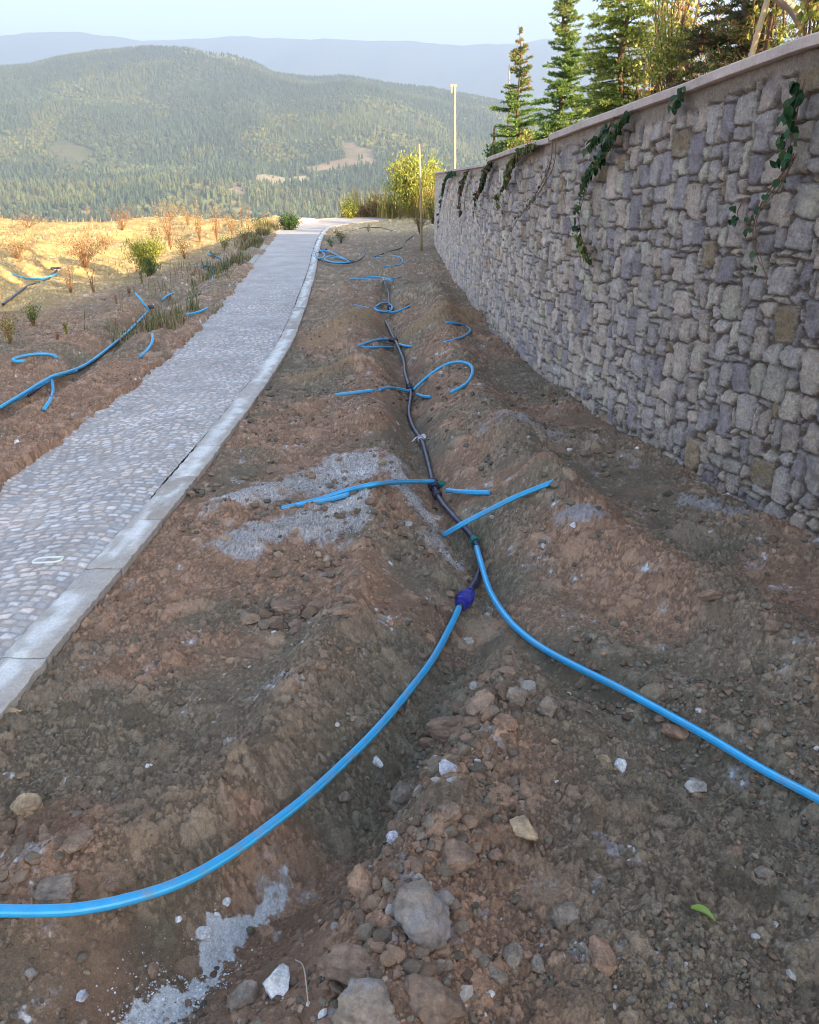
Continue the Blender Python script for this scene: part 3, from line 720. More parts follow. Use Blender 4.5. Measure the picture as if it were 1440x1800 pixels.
def build_far():
    X = np.sin(A_) * R_; Y = np.cos(A_) * R_
    nr, nc = X.shape; i = np.arange(nr - 1)[:, None] * nc; j = np.arange(nc - 1)[None]
    F = np.stack([i + j, i + j + 1, i + nc + j + 1, i + nc + j], -1).reshape(-1, 4)
    Z = HZ.copy(); n = fbm(X / 90, Y / 90, 4, 341)[..., None]
    C = np.array([.085, .10, .045]) * (.6 + .8 * n) + np.array([.04, .02, .01]) * sst(.55, .7, n)
    f = field_mask(X, Y)
    for k, (P, c) in enumerate(FIELDS): C = np.where((f == k)[..., None], np.array(c) * (.85 + .3 * n), C)
    tag(mesh('hills', np.stack([X, Y, Z], -1).reshape(-1, 3), F, M['hill'], col=C.reshape(-1, 3)), kind='structure')
    # far range
    a = np.linspace(-.75, .75, 500); r = np.linspace(5200, 9400, 70); A, Rr = np.meshgrid(a, r); X = np.sin(A) * Rr; Y = np.cos(A) * Rr
    t = (Rr - 5200) / 3300
    top = np.interp(A, FA, FT) * 8500
    Z = -60 + (top + 60) * np.where(t < 1, t * t * (3 - 2 * t), 1 - (t - 1)) + 260 * ((1 - np.abs(2 * fbm(X / 1500, Y / 1900, 4, 351) - 1)) - .6) * np.sin(np.clip(t, 0, 1) * math.pi)
    Z += 14 * (fbm(X / 160, Y / 160, 3, 353) - .5) * 2
    nr, nc = X.shape; i = np.arange(nr - 1)[:, None] * nc; j = np.arange(nc - 1)[None]
    F = np.stack([i + j, i + j + 1, i + nc + j + 1, i + nc + j], -1).reshape(-1, 4)
    n = fbm(X / 300, Y / 300, 5, 355)[..., None]
    tag(mesh('far_mountains', np.stack([X, Y, Z], -1).reshape(-1, 3), F, M['hill'], col=(np.array([.07, .085, .05]) * (.6 + .8 * n)).reshape(-1, 3)), kind='structure')
    # valley floor between
    V = np.array([(-12000, 150, -75), (12000, 150, -75), (12000, 12000, -75), (-12000, 12000, -75)], float)
    tag(mesh('valley_floor', V, np.array([[0, 1, 2, 3]]), M['hill'], col=np.tile([.1, .11, .06], (4, 1))), kind='structure')
build_far()
def build_forest():
    n = 115000; g = np.random.default_rng(5)
    a = g.uniform(-.60, .60, n); r = np.sqrt(g.uniform(880**2, 2850**2, n))
    x = np.sin(a) * r; y = np.cos(a) * r; z = hill_z(a, r)
    f = field_mask(x, y); thin = fbm(x / 160, y / 160, 3, 361)
    keep = (f < 0) | (g.random(n) < .03); keep &= (thin > .36) | (g.random(n) < .45)
    x, y, z, thin, r = x[keep], y[keep], z[keep], thin[keep], r[keep]; n = len(x)
    h = g.uniform(5.5, 11.5, n) * (.75 + .6 * fbm(x / 200, y / 200, 2, 363)); w = h * g.uniform(.16, .26, n)
    broad = (fbm(x / 120, y / 120, 3, 365) > .58) & (g.random(n) < .5)
    w = np.where(broad, w * 1.6, w); h = np.where(broad, h * .75, h)
    K = 6; an = np.arange(K) * 2 * math.pi / K
    ph = g.uniform(0, 6.28, n); V = []; 
    rings = [(0.02, .80), (.33, 1.0), (.36, .62), (.66, .66), (.68, .36)]
    for q, (hz, rad) in enumerate(rings):
        rr = w * np.where(broad, [.7, 1.1, 1.15, .95, .8][q], rad)
        jit = g.uniform(.7, 1.25, (n, K))
        V.append(np.stack([x[:, None] + rr[:, None] * jit * np.cos(an + ph[:, None]), y[:, None] + rr[:, None] * jit * np.sin(an + ph[:, None]), (z + h * hz)[:, None] + 0 * jit], -1))
    V.append(np.stack([x, y, z + h * np.where(broad, .85, 1)], -1)[:, None])
    V = np.concatenate(V, 1); m = V.shape[1]
    Q = []
    for q in range(len(rings) - 1):
        for k in range(K): Q.append((q * K + k, q * K + (k + 1) % K, (q + 1) * K + (k + 1) % K, (q + 1) * K + k))
    T = [(4 * K + k, 4 * K + (k + 1) % K, 5 * K) for k in range(K)]
    off = (np.arange(n) * m)[:, None, None]
    Q = (np.array(Q)[None] + off).reshape(-1, 4); T = (np.array(T)[None] + off).reshape(-1, 3)
    base_c = np.where(broad[:, None], [.085, .10, .05], [.055, .08, .048]) * g.uniform(.65, 1.35, (n, 1)) * (.7 + .6 * fbm(x / 260, y / 260, 4, 367))[:, None]
    base_c = base_c * (1 + g.uniform(-.12, .12, (n, 3))) + (thin[:, None] < .44) * np.array([.04, .03, .0])
    C = np.repeat(base_c[:, None], m, 1).reshape(-1, 3)
    o = mesh('forest', V.reshape(-1, 3), [T, Q], M['far'], col=C, smooth=False)
    tag(o, 'dense hazy forest of spruce and broadleaf trees covering the hill across the valley', 'forest', kind='stuff')
build_forest()
# ------------------------------------------------------------------ the air
def build_haze():
    V, Q = box_data((0, 5600, 700), 9000, 6500, 900)
    m = bpy.data.materials.new('air'); m.use_nodes = True; nt = m.node_tree
    nt.nodes.remove(nt.nodes['Principled BSDF'])
    v = nt.nodes.new('ShaderNodeVolumePrincipled'); v.inputs['Density'].default_value = HAZE; v.inputs['Color'].default_value = (.58, .72, 1, 1); v.inputs['Anisotropy'].default_value = .1
    nt.links.new(v.outputs[0], nt.nodes['Material Output'].inputs['Volume'])
    tag(mesh('haze', V, np.array(Q), m, smooth=False), 'thin blue haze filling the valley air', 'haze', kind='stuff')
HAZE = 2.3e-4
build_haze()

# ------------------------------------------------------------------ hoses
def on_ground(P, f=ground):
    w = march(P, f); return w
def hose(px, label, cat='hose', r=.0135, material='bluepipe', group='blue irrigation hoses', lift=None, parent=None, name='irrigation_hose', step=.02):
    """control points lie at a smoothed height over the soil, so that a stiff pipe bridges the bumps"""
    G = on_ground(px); n = len(G); far = G[:, 1].mean()
    arc = np.concatenate([[0], np.cumsum(np.hypot(*np.diff(G[:, :2], axis=0).T))])
    z = G[:, 2].copy(); K = np.exp(-((arc[:, None] - arc[None]) / .22)**2); K /= K.sum(1)[:, None]
    z = .25 * z + .75 * (K @ z) + r + .004
    if lift is not None: z = z + np.interp(np.linspace(0, 1, n), np.linspace(0, 1, len(lift)), lift)
    z = np.maximum(z, G[:, 2] + r * .5)
    D = rays(px); C = EYE + D * ((z - EYE[2]) / D[:, 2])[:, None]
    W = spline(C, max(.012, .004 * far))
    g0 = ground(W[:, 0], W[:, 1]); push = np.maximum(0, g0 + r * .35 - W[:, 2])
    for _ in range(10):
        q = push.copy(); q[1:-1] = (push[:-2] + push[1:-1] + push[2:]) / 3; push = np.maximum(push * .5, q)
    W[:, 2] += push * .8
    for _ in range(6): W[1:-1] = (W[:-2] + W[1:-1] * 2 + W[2:]) / 4
    V, Q, T, u = tube_data(W, r, 14 if far < 8 else 8)
    u = np.concatenate([u, [0, 0]]); uv = np.stack([u, u * 0], 1)
    if parent is None:
        loc = tuple(W[0]); o = mesh(name, V, [np.array(T), Q], M[material], uv=uv, loc=loc); tag(o, label, cat, group)
    else:
        o = mesh(name, V - np.array(parent.location), [np.array(T), Q], M[material], parent, uv=uv)
    return o, W
BH = 'blue irrigation hoses'
hose([(838, 962), (846, 990), (862, 1040), (895, 1090), (940, 1130), (1000, 1165), (1080, 1205), (1160, 1248), (1250, 1298), (1340, 1352), (1440, 1405), (1600, 1490), (1800, 1600)], 'long bright blue hose curving from the green joint down to the right edge', lift=[.035, .045, .04, .02, .0, .01, .01, .0, .01, .0, .0, .0, .0])
hose([(808, 1066), (790, 1105), (760, 1160), (715, 1220), (660, 1285), (600, 1345), (540, 1400), (470, 1455), (400, 1505), (320, 1550), (230, 1580), (140, 1598), (60, 1602), (-30, 1602), (-180, 1615), (-300, 1700), (-360, 1850)], 'long bright blue hose curving from the dark blue coupling to the left edge', lift=[0, .01, .03, .04, .05, .05, .05], r=.0138)
hose([(780, 941), (815, 920), (860, 897), (910, 872), (973, 847)], 'straight blue hose lying diagonally over the black pipe in front of the spoil heap', lift=[.03, .08, .06, .03, .02])
hose([(762, 846), (715, 847), (660, 851), (610, 862), (560, 878), (495, 894)], 'blue hose leaving the black pipe to the left over the grey gravel', lift=[.02, .05, .05, .03, .02, .0])
hose([(520, 889), (560, 883), (614, 869)], 'short blue hose end resting on the gravel beside the longer hose', lift=[.0, .01, .03])
hose([(786, 862), (820, 865), (862, 866)], 'short blue stub hose to the right of the black pipe, half buried in the spoil', lift=[.02, .02, 0])
hose([(728, 684), (745, 668), (775, 645), (805, 635), (826, 640), (831, 655), (820, 675), (792, 690)], 'blue hose bent into a wide hook on the spoil heap right of the black pipe')
hose([(590, 694), (625, 690), (658, 686)], 'flat blue hose piece left of the pipe beyond the gravel', lift=[0, .02, .02])
hose([(668, 685), (695, 683), (722, 688)], 'short blue hose piece joining the black pipe from the left below the hook')
hose([(733, 693), (745, 697), (757, 698)], 'tiny blue stub right of the black pipe below the hooked hose')
hose([(784, 567), (800, 568), (818, 573), (827, 580), (818, 590), (800, 597), (780, 602)], 'small blue hose arc lying alone on the soil near the wall foot')
hose([(690, 598), (665, 597), (640, 604), (628, 609)], 'upper of two blue hoses fanning left from the black pipe in the middle distance')
hose([(628, 609), (655, 611), (690, 611)], 'lower of two blue hoses fanning left from the black pipe in the middle distance')
hose([(702, 605), (712, 608), (723, 609)], 'little blue stub right of the pipe beside the two fanned hoses')
hose([(622, 536), (645, 541), (665, 548), (690, 550), (705, 545), (721, 538)], 'shallow blue hose arc crossing the black pipe nearer of the two crossings')
hose([(660, 540), (668, 534), (682, 533), (690, 541), (682, 549), (665, 547), (658, 541)], 'small closed loop of blue hose around the pipe joint in the middle distance', lift=[.01, .03, .03, .01])
hose([(615, 491), (640, 490), (662, 492), (685, 491), (704, 487)], 'straight blue hose crossing the trench like a bar, farther of the crossings')
hose([(644, 486), (670, 487), (690, 494)], 'thin blue hose lying over the barlike hose across the trench', lift=[.03, .03, .03])
hose([(662, 451), (680, 449), (700, 451), (708, 458), (700, 466), (675, 468)], 'open blue hose ring lying before the tangled coil near the wall')
hose([(0, 716), (40, 692), (90, 662), (115, 655), (150, 641), (190, 612), (230, 578), (262, 545)], 'long blue hose running along the trench left of the cobbled path', lift=[.02, .03, .04, .02, .03, .02])
hose([(-60, 745), (20, 707), (80, 672), (100, 662), (135, 651)], 'second blue hose beside the long one at the left edge, behind the stub', lift=[.0, .02, .02])
hose([(91, 668), (93, 688), (88, 704), (77, 720)], 'short bent blue hose stub pointing down towards the path from the left trench', lift=[.03, .03, .01, 0])
hose([(262, 545), (250, 530), (238, 515)], 'blue hose end sticking up from the junction on the left bed', lift=[.02, .09, .16])
hose([(268, 587), (268, 600), (260, 614), (246, 627)], 'short curved blue hose on the soil between the left trench and the path', lift=[.03, .03, .01, 0])
hose([(100, 628), (90, 622), (60, 622), (30, 628), (20, 632), (25, 636), (45, 634)], 'pale blue hose hook lying at the far left beside the dry tuft', lift=[.0, .01, .01])
hose([(328, 553), (348, 549), (365, 541)], 'short blue hose lying beside the far half of the path edge', lift=[0, .02, .02])
hose([(285, 527), (293, 520), (305, 515)], 'very short blue hose piece beyond the junction on the left bed', lift=[0, .03, .03])
hose([(365, 447), (385, 452), (398, 462), (399, 470), (375, 472)], 'thin blue hose bow around the far left hose joint', lift=[0, .03, .03, .0])
hose([(355, 469), (370, 472), (375, 480), (373, 492)], 'blue hose bending down from the far left hose joint', lift=[0, .02, .01, 0])
hose([(20, 480), (40, 488), (70, 490), (100, 482)], 'pale hose lying in a bow on the sunlit terrace', lift=[0, .02, .0])
# black mains with fittings
def ring(P, axis_from, r, L, material, name, parent, flange=None, n=20):
    a = np.asarray(P, float); d = np.asarray(axis_from, float); d = d / np.linalg.norm(d)
    ts = [-1, -.96, -.6, -.55, -.5, -.05, 0, .05, .5, .55, .6, .96, 1]
    rr = [.80, 1, 1, 1.16, 1.0, 1.0, 1.22, 1, 1, 1.16, 1.0, 1, .80] if flange else [.9, 1, 1, 1, 1, 1, 1, 1, 1, 1, 1, 1, .9]
    PP = np.array([a + d * t * L / 2 for t in ts])
    V, Q, T, u = tube_data(PP, np.array(rr) * r, n)
    if flange:                                   # grip ribs
        an = np.tile(np.arange(n), len(ts)); k = 1 + .06 * (an % 2); c = np.repeat(PP, n, 0)
        V[:-2] = c + (V[:-2] - c) * k[:, None]
    mesh(name, V - np.array(parent.location), [np.array(T), Q], M[material], parent, smooth=False)
mainp = thing('water_pipe', 'black main water pipe running up the middle trench, joined to the two near blue hoses', 'pipe', tuple(on_ground([(840, 965)])[0]))
_, W1 = hose([(808, 1066), (826, 1040), (842, 1012), (846, 990), (840, 960), (828, 940), (800, 910), (778, 885), (765, 862), (757, 830), (748, 795), (742, 776), (726, 750), (719, 725), (722, 700), (722, 688), (712, 655), (710, 635), (698, 605), (690, 590), (683, 575), (678, 565)], '', r=.0165, material='blackpipe', parent=mainp, name='pipe', lift=[.0, .01, .015, .0, .01, .02, .01])
_, W1b = hose([(686, 545), (684, 532), (683, 515), (678, 500), (674, 490)], '', r=.0165, material='blackpipe', parent=mainp, name='pipe', lift=[.02, .02, .02])
def near_idx(W, px):
    t = on_ground([px])[0]; i = int(np.argmin(np.hypot(W[:, 0] - t[0], W[:, 1] - t[1]))); i = min(max(i, 1), len(W) - 2)
    return W[i], W[i + 1] - W[i - 1]
for px, mt, nm, r, L, fl in (((815, 1058), 'coupling', 'coupling', .031, .085, True), ((765, 862), 'blackpipe', 'tee', .028, .11, True), ((722, 688), 'blackpipe', 'tee', .027, .11, True), ((697, 603), 'blackpipe', 'tee', .027, .11, True), ((840, 962), 'greenfit', 'clamp_ring', .023, .03, None), ((776, 876), 'blackpipe', 'clamp_ring', .024, .05, True)):
    p, d = near_idx(W1, px); ring(p, d, r, L, mt, nm, mainp, fl)
p, d = near_idx(W1, (815, 1058)); dn = d / np.linalg.norm(d)
for q in (-1, 1): ring(p + dn * .052 * q, d, .023, .034, 'coupling', 'nut', mainp, True, 16)
for px, side in (((765, 860), (1, -.1, .05)), ((722, 690), (1, .1, .05)), ((697, 603), (-1, 0, .05))):
    p, d = near_idx(W1, px); s = np.array(side) / np.linalg.norm(side); ring(p + s * .04, s, .02, .07, 'greenfit' if px[0] == 765 else 'blackpipe', 'branch_socket', mainp, True)
p, d = near_idx(W1b, (686, 542)); ring(p, d, .03, .14, 'blackpipe', 'tee', mainp, True)
# white tape tied round the pipe
def tape(px, W, k=1.0):
    p, d = near_idx(W, px); mb = MB()
    d = d / np.linalg.norm(d); V, Q, T, u = tube_data(np.array([p - d * .025, p, p + d * .03]), [.021, .024, .021], 12); mb.add(V, T=T, Q=Q)
    for q in range(5):
        e = np.array([random.uniform(-1, 1), random.uniform(-1, .6), random.uniform(-.3, .5)]) * .05 * k
        w = np.array([.008, .004, .002]); a = p + np.array([0, 0, .02]); b = a + e * .5 + np.array([0, 0, .012]); c = a + e - np.array([0, 0, .012])
        mb.add([a - w, a + w, b + w, b - w, c + w * .6, c - w * .6], Q=[(0, 1, 2, 3), (3, 2, 4, 5)])
    o = mb.build('tape_wrap', M['tape'], mainp, smooth=False, loc=np.array(mainp.location))
tape((742, 776), W1, 1.3); tape((678, 505), W1b, 1.0)
def black(px, label, lift=None, r=.014, cat='hose', group='black hoses on the far soil'):
    return hose(px, label, cat, r, 'blackpipe', group, lift, name='black_hose')
black([(455, 415), (490, 418), (520, 428), (545, 436), (575, 438)], 'black hose crossing the cobbled path at its far end')
black([(640, 432), (642, 445), (630, 457), (608, 463), (575, 460), (556, 450), (556, 444), (570, 442), (600, 452), (622, 459)], 'dark tangled hose coil right of the kerb at the far end', [.0, .02, .05, .05, .02])
hose([(548, 443), (556, 438), (570, 446), (565, 454), (552, 450), (550, 442), (575, 440), (595, 450), (615, 461), (590, 462), (570, 455), (585, 450), (612, 458)], 'tangled blue hose coil lying beside the kerb at the far end', lift=[.02, .06, .04, .07, .03])
black([(655, 452), (680, 443), (705, 435), (715, 422), (728, 414)], 'black hose running towards the far foot of the wall')
black([(610, 408), (640, 400), (670, 400), (690, 406)], 'black hose arc lying among the seedlings near the far bank', r=.012)
black([(262, 545), (235, 575), (200, 607), (165, 634), (135, 652), (95, 664), (50, 694)], 'dark main hose under the blue hoses in the trench left of the path', [.0, .0], r=.016)
black([(360, 468), (380, 470), (400, 472)], 'short dark hose crossing the far left hose joint', r=.018)
black([(5, 535), (25, 520), (50, 502), (80, 492), (100, 475)], 'dark hose running over the sunlit terrace ridge at the left', r=.018)
black([(90, 472), (98, 470), (107, 471)], 'short dark blue hose joint on the sunlit terrace', r=.022)
# junction clamp left
jt = thing('hose_joint', 'black clamp joint where the left hoses meet before the sunlit terrace', 'joint', tuple(on_ground([(262, 545)])[0] + [0, 0, .04])); P0 = np.array(jt.location)
ring(P0, (1, 1.2, 0), .022, .12, 'blackpipe', 'clamp_body', jt, True); ring(P0 + (.03, .0, .0), (1, -.4, 0), .019, .08, 'blackpipe', 'branch_socket', jt, True)
# white plastic loop on the path
w = on_ground([(90, 1012)])[0]
pts = []
for k in range(25):
    a = k / 24 * 2 * math.pi; ca, sa = math.cos(a), math.sin(a)
    pts.append((w[0] + .058 * np.sign(ca) * abs(ca)**.45, w[1] + .026 * np.sign(sa) * abs(sa)**.45 + .012 * ca, base(w[1]) + .009))
V, Q, T, u = tube_data(pts, .0045, 8, cap=False)
tag(mesh('plastic_loop', V, [Q], M['whitepl'], loc=tuple(w)), 'flat white plastic loop lying on the cobbles near the kerb', 'loop')

# ------------------------------------------------------------------ stones and clods
ICO = None
def ico(sub):
    bm = __import__('bmesh').new(); __import__('bmesh').ops.create_icosphere(bm, subdivisions=sub, radius=1)
    V = np.array([v.co[:] for v in bm.verts]); F = np.array([[v.index for v in f.verts] for f in bm.faces]); bm.free(); return V, F
ICO4 = ico(5); ICO1 = ico(2)
def n3(P, s, sd):
    return (fbm(P[:, 0] * s + 3.1, P[:, 1] * s + 7.7 + P[:, 2] * s * .7, 3, sd) + fbm(P[:, 1] * s + 1.3, P[:, 2] * s + 4.7 + P[:, 0] * s * .3, 3, sd + 1) + fbm(P[:, 2] * s, P[:, 0] * s + 9.1, 3, sd + 2)) / 3 - .5
def rock_shape(sd, size, cuts, rough=1, sub=ICO4):
    g = random.Random(sd); V = sub[0].copy()
    for _ in range(cuts):
        n = np.array([g.gauss(0, 1), g.gauss(0, 1), g.gauss(0, .8)]); n /= np.linalg.norm(n); d = g.uniform(.5, .82)
        h = V @ n; V -= np.maximum(0, h - d)[:, None] * n * .92
    nn = n3(V, 1.3, sd) * .45 + n3(V, 3.5, sd + 5) * .30 * rough + n3(V, 9, sd + 9) * .20 * rough
    nn = nn + (0 if len(V) < 1000 else rough * .10 * (n3(V, 20, sd + 13) + .7 * np.abs(n3(V, 6, sd + 17))))
    V = V * (1 + nn)[:, None]
    V = V * np.array(size)
    a = g.uniform(0, 6.28) if size[0] < size[1] * 1.25 and size[1] < size[0] * 1.25 else g.uniform(-.2, .2)
    ca, sa = math.cos(a), math.sin(a)
    return np.stack([V[:, 0] * ca - V[:, 1] * sa, V[:, 0] * sa + V[:, 1] * ca, V[:, 2]], 1)
KINDS = dict(white=(.74, .72, .72), grey=(.25, .20, .16), brown=(.265, .18, .13), red=(.30, .185, .125), pale=(.42, .38, .33), tan=(.42, .30, .19), lilac=(.55, .53, .58))
def rock(px, py, wpx, kind, label, cat, hgt=.7, asp=1.0, group=None, cuts=7, rough=1, name=None, yaw=None, sink=.3, dust=0):
    w = on_ground([(px, py + wpx * .12)])[0]
    D = w[1] * CP - (w[2] - 1.6) * SP; rx = wpx * 1.03 / 1440 * D / 2
    sd = int(px * 7 + py * 13)
    V = rock_shape(sd, (rx, rx * asp, rx * hgt), cuts, rough)
    if yaw is not None:
        ca, sa = math.cos(yaw), math.sin(yaw); V = np.stack([V[:, 0] * ca - V[:, 1] * sa, V[:, 0] * sa + V[:, 1] * ca, V[:, 2]], 1)
    z = ground(np.array([w[0]]), np.array([w[1]]))[0] + rx * hgt * (1 - 2 * sink) + .002
    c = np.array(KINDS[kind]); tone = n3(V / rx, 2.1, sd + 30)[:, None]
    C = c * (1 + 1.4 * tone + (1.2 * n3(V / rx, 9, sd + 31)[:, None]))
    if kind in ('grey', 'brown', 'red'): C = C + np.clip(n3(V / rx, 1.1, sd + 40)[:, None] * 3, 0, 1) * np.array([.10, .045, .02])
    if kind == 'white': C = C * (1 - .4 * np.clip(n3(V / rx, 3, sd + 44)[:, None] * 4 - .2, 0, 1) * np.array([.8, 1, 1.1]))
    if dust: k = np.clip(n3(V / rx, 1.7, sd + 50)[:, None] * 6 + dust, 0, 1); C = C * (1 - k) + np.array([.31, .28, .27]) * k
    o = mesh(name or ('stone' if kind in ('white', 'lilac') else 'clod'), V + np.array([w[0], w[1], z]), ICO4[1], M['clod'], col=np.clip(C, .01, .9), loc=(w[0], w[1], z - rx * hgt * .5))
    tag(o, label, cat, group or ('white stones on the soil' if kind in ('white', 'lilac') else 'clods and stones on the soil'))
RK = [
 (492, 1733, 58, 'white', 'largest smooth white stone, at the bottom edge beside the dry stem', 'stone', .9, 1.1),
 (748, 1648, 29, 'white', 'square white stone right below the big grey boulder', 'stone', .9, 1),
 (785, 1357, 34, 'lilac', 'lilac-white broken lump at the top of the foreground mound', 'stone', 1, 1),
 (768, 1340, 26, 'lilac', 'smaller pale crumbly lump leaning on the lilac-white lump', 'stone', .8, 1),
 (693, 1478, 28, 'lilac', 'rough white stone between the grey boulder and the tall reddish clod', 'stone', .9, 1),
 (663, 1342, 26, 'white', 'bright white stone just right of the left hose', 'stone', .7, 1),
 (840, 1340, 15, 'lilac', 'small squared white chip right of the lilac-white lump', 'stone', .8, .8),
 (1088, 1347, 32, 'white', 'speckled white stone on the open soil below the right hose', 'stone', .7, .8),
 (858, 1747, 21, 'white', 'little white cube of stone near the bottom middle', 'stone', .9, 1),
 (356, 1641, 38, 'white', 'oblong white stone at the edge of the white lime spill', 'stone', .5, .6),
 (398, 1588, 19, 'white', 'roundish white stone above the white lime spill near the left hose', 'stone', .8, 1),
 (382, 1609, 18, 'white', 'small flat white stone between two others beside the lime spill', 'stone', .6, .7),
 (313, 1617, 14, 'white', 'small white pebble left of the lime spill top', 'stone', .8, 1),
 (483, 1113, 15, 'white', 'lone white pebble on the brown soil below the flat clods', 'stone', .5, .8),
 (1008, 925, 13, 'white', 'tiny white stone on the spoil right of the diagonal hose', 'stone', .8, 1),
 (145, 1752, 24, 'lilac', 'pale stone in the bottom left corner near the lime', 'stone', .7, 1),
 (1391, 1716, 18, 'pale', 'small oval pale pebble in the bottom right corner', 'pebble', .6, 1.5),
 (262, 1347, 13, 'white', 'tiny white pebble on the left soil bank', 'pebble', .7, 1),
 (430, 1754, 66, 'grey', 'rounded grey clod touching the largest white stone on its left', 'clod', .65, .9),
 (56, 1418, 60, 'tan', 'angular orange-tan stone on the left soil bank', 'stone', .7, .9),
 (100, 1560, 84, 'grey', 'lumpy grey-brown clod just above the left end of the near hose', 'clod', .5, .8),
 (140, 1480, 60, 'brown', 'broad brown clod on the left bank above the hose', 'clod', .5, .8),
 (918, 1458, 60, 'tan', 'flat angular tan stone with a pale broken face', 'stone', .55, .9),
 (992, 1610, 68, 'grey', 'smooth rounded grey-brown clod in the pebbly foreground', 'clod', .7, .8),
 (906, 1684, 42, 'grey', 'left one of two egg-shaped clods near the bottom', 'clod', .8, 1.1),
 (944, 1698, 36, 'grey', 'right one of two egg-shaped clods near the bottom', 'clod', .8, 1.1),
 (870, 1716, 44, 'grey', 'grey clod left below the two egg-shaped clods', 'clod', .7, .9),
 (641, 1560, 62, 'red', 'tall reddish-brown upright clod left of the big grey boulder', 'clod', 1.1, 1.3),
 (742, 1590, 150, 'grey', 'biggest grey boulder dusted with lilac-white powder in the foreground', 'boulder', .6, .8),
 (714, 1402, 92, 'grey', 'large grey cracked clod on top of the foreground mound', 'clod', .7, .9),
 (790, 1432, 56, 'brown', 'brown upright clod right of the large cracked clod', 'clod', .8, 1.1),
 (805, 1502, 84, 'brown', 'wide brown clod in the middle of the foreground mound', 'clod', .6, .9),
 (870, 1506, 30, 'brown', 'left of two little round clods beside the wide brown clod', 'clod', .8, 1),
 (899, 1507, 28, 'brown', 'right of two little round clods beside the wide brown clod', 'clod', .8, 1),
 (645, 1765, 150, 'grey', 'massive powdery grey clod at the bottom edge right of the white stone', 'boulder', .6, .7),
 (765, 1755, 130, 'brown', 'big brown clod at the bottom edge behind a dark gap', 'boulder', .7, .8),
 (615, 1690, 140, 'brown', 'long flat brown slab of earth overhanging a dark hollow', 'clod', .38, .55),
 (508, 1066, 76, 'brown', 'cracked brown clod on the soil left of the trench', 'clod', .5, .7),
 (608, 1068, 66, 'brown', 'flat brown slab clod next to the cracked clod', 'clod', .35, .6),
 (795, 1277, 120, 'brown', 'wide flat brown clod at the tip of the foreground mound', 'clod', .4, .5),
 (850, 1236, 66, 'brown', 'brown clod behind the wide flat one at the mound tip', 'clod', .7, .8),
 (905, 1226, 50, 'grey', 'greyish clod on the mound beneath the right hose', 'clod', .7, .8),
 (886, 1276, 44, 'red', 'reddish round clod right of the wide flat clod', 'clod', .7, .9),
 (963, 1250, 52, 'grey', 'dark knobbly clod on the mound slope beside the right hose', 'clod', .8, .9),
 (848, 1290, 24, 'grey', 'small round clod tucked under the reddish round clod', 'clod', .8, 1),
 (1183, 1286, 52, 'red', 'red-brown clod touching the right hose from below', 'clod', .6, .8),
 (1248, 1050, 48, 'brown', 'lone brown clod on the slope between the right hose and the wall', 'clod', .6, .7),
 (604, 1405, 24, 'grey', 'small round clod just right of the left hose', 'clod', .8, 1),
 (1336, 1540, 46, 'grey', 'smooth oval clod far right in the pebbly foreground', 'clod', .6, .8),
 (1392, 1556, 32, 'brown', 'smaller brown clod near the right edge beside the smooth oval one', 'clod', .6, .8),
 (1287, 1502, 40, 'brown', 'knobbly clod above the smooth oval clod at right', 'clod', .7, .8),
 (1222, 1385, 46, 'pale', 'pale grey broken stone under the right hose', 'stone', .6, .9),
 (1057, 1685, 46, 'red', 'long upright reddish clod standing in the pebbles at bottom', 'clod', .5, 2.0),
 (1046, 1590, 22, 'grey', 'small oval clod above the long reddish clod', 'clod', .7, .8),
 (1152, 1596, 24, 'grey', 'small clod left of the green leaf', 'clod', .7, .9),
 (775, 1066, 44, 'brown', 'squat clod in the trench left of the dark blue coupling', 'clod', .6, .8),
 (822, 1130, 26, 'pale', 'small pale clod in the trench under the two hoses', 'clod', .6, .8),
 (857, 1086, 20, 'pale', 'small pale stone in the fork of the two near hoses', 'stone', .7, .9),
 (22, 1250, 44, 'tan', 'flat tan stone beside the near end of the kerb', 'stone', .35, .7),
 (1356, 1102, 38, 'brown', 'brown clod on the far right slope below the wall', 'clod', .6, .8),
 (1158, 1265, 26, 'brown', 'small clod just above the right hose', 'clod', .6, .8),
 (1060, 1335, 26, 'tan', 'ochre pebble beside the speckled white stone', 'pebble', .6, .7),
 (975, 1305, 16, 'tan', 'small yellowish pebble on the mound face', 'pebble', .7, .8),
 (378, 1275, 16, 'pale', 'small pale pebble high on the left soil bank', 'pebble', .7, .8),
 (562, 1172, 24, 'brown', 'small brown clod on the left bank slope', 'clod', .7, .8),
 (728, 632, 14, 'pale', 'small pale stone beside the far black pipe', 'stone', .6, .8),
 (1120, 790, 10, 'white', 'tiny white stone on the soil at the wall foot', 'stone', .7, .8),
 (1280, 870, 10, 'white', 'very small white stone at the wall foot farther right', 'stone', .7, .8),
 (30, 778, 12, 'white', 'small white stone on the dark soil left of the path', 'stone', .7, .8),
 (125, 1075, 10, 'pale', 'tiny pale stone chip lying on the cobbles near the kerb', 'stone', .6, .8),
]
for q in RK:
    kind = q[3]; big = q[2] > 60
    rock(q[0], q[1], q[2], kind, q[4], q[5], q[6], q[7], cuts=12 if kind in ('white', 'tan', 'lilac', 'pale') else 13, rough=.6 if kind == 'white' else 1.2,
         sink=.37 if big else .22, dust=.5 if 'powder' in q[4] else (.25 if 'broken stone' in q[4] else 0))
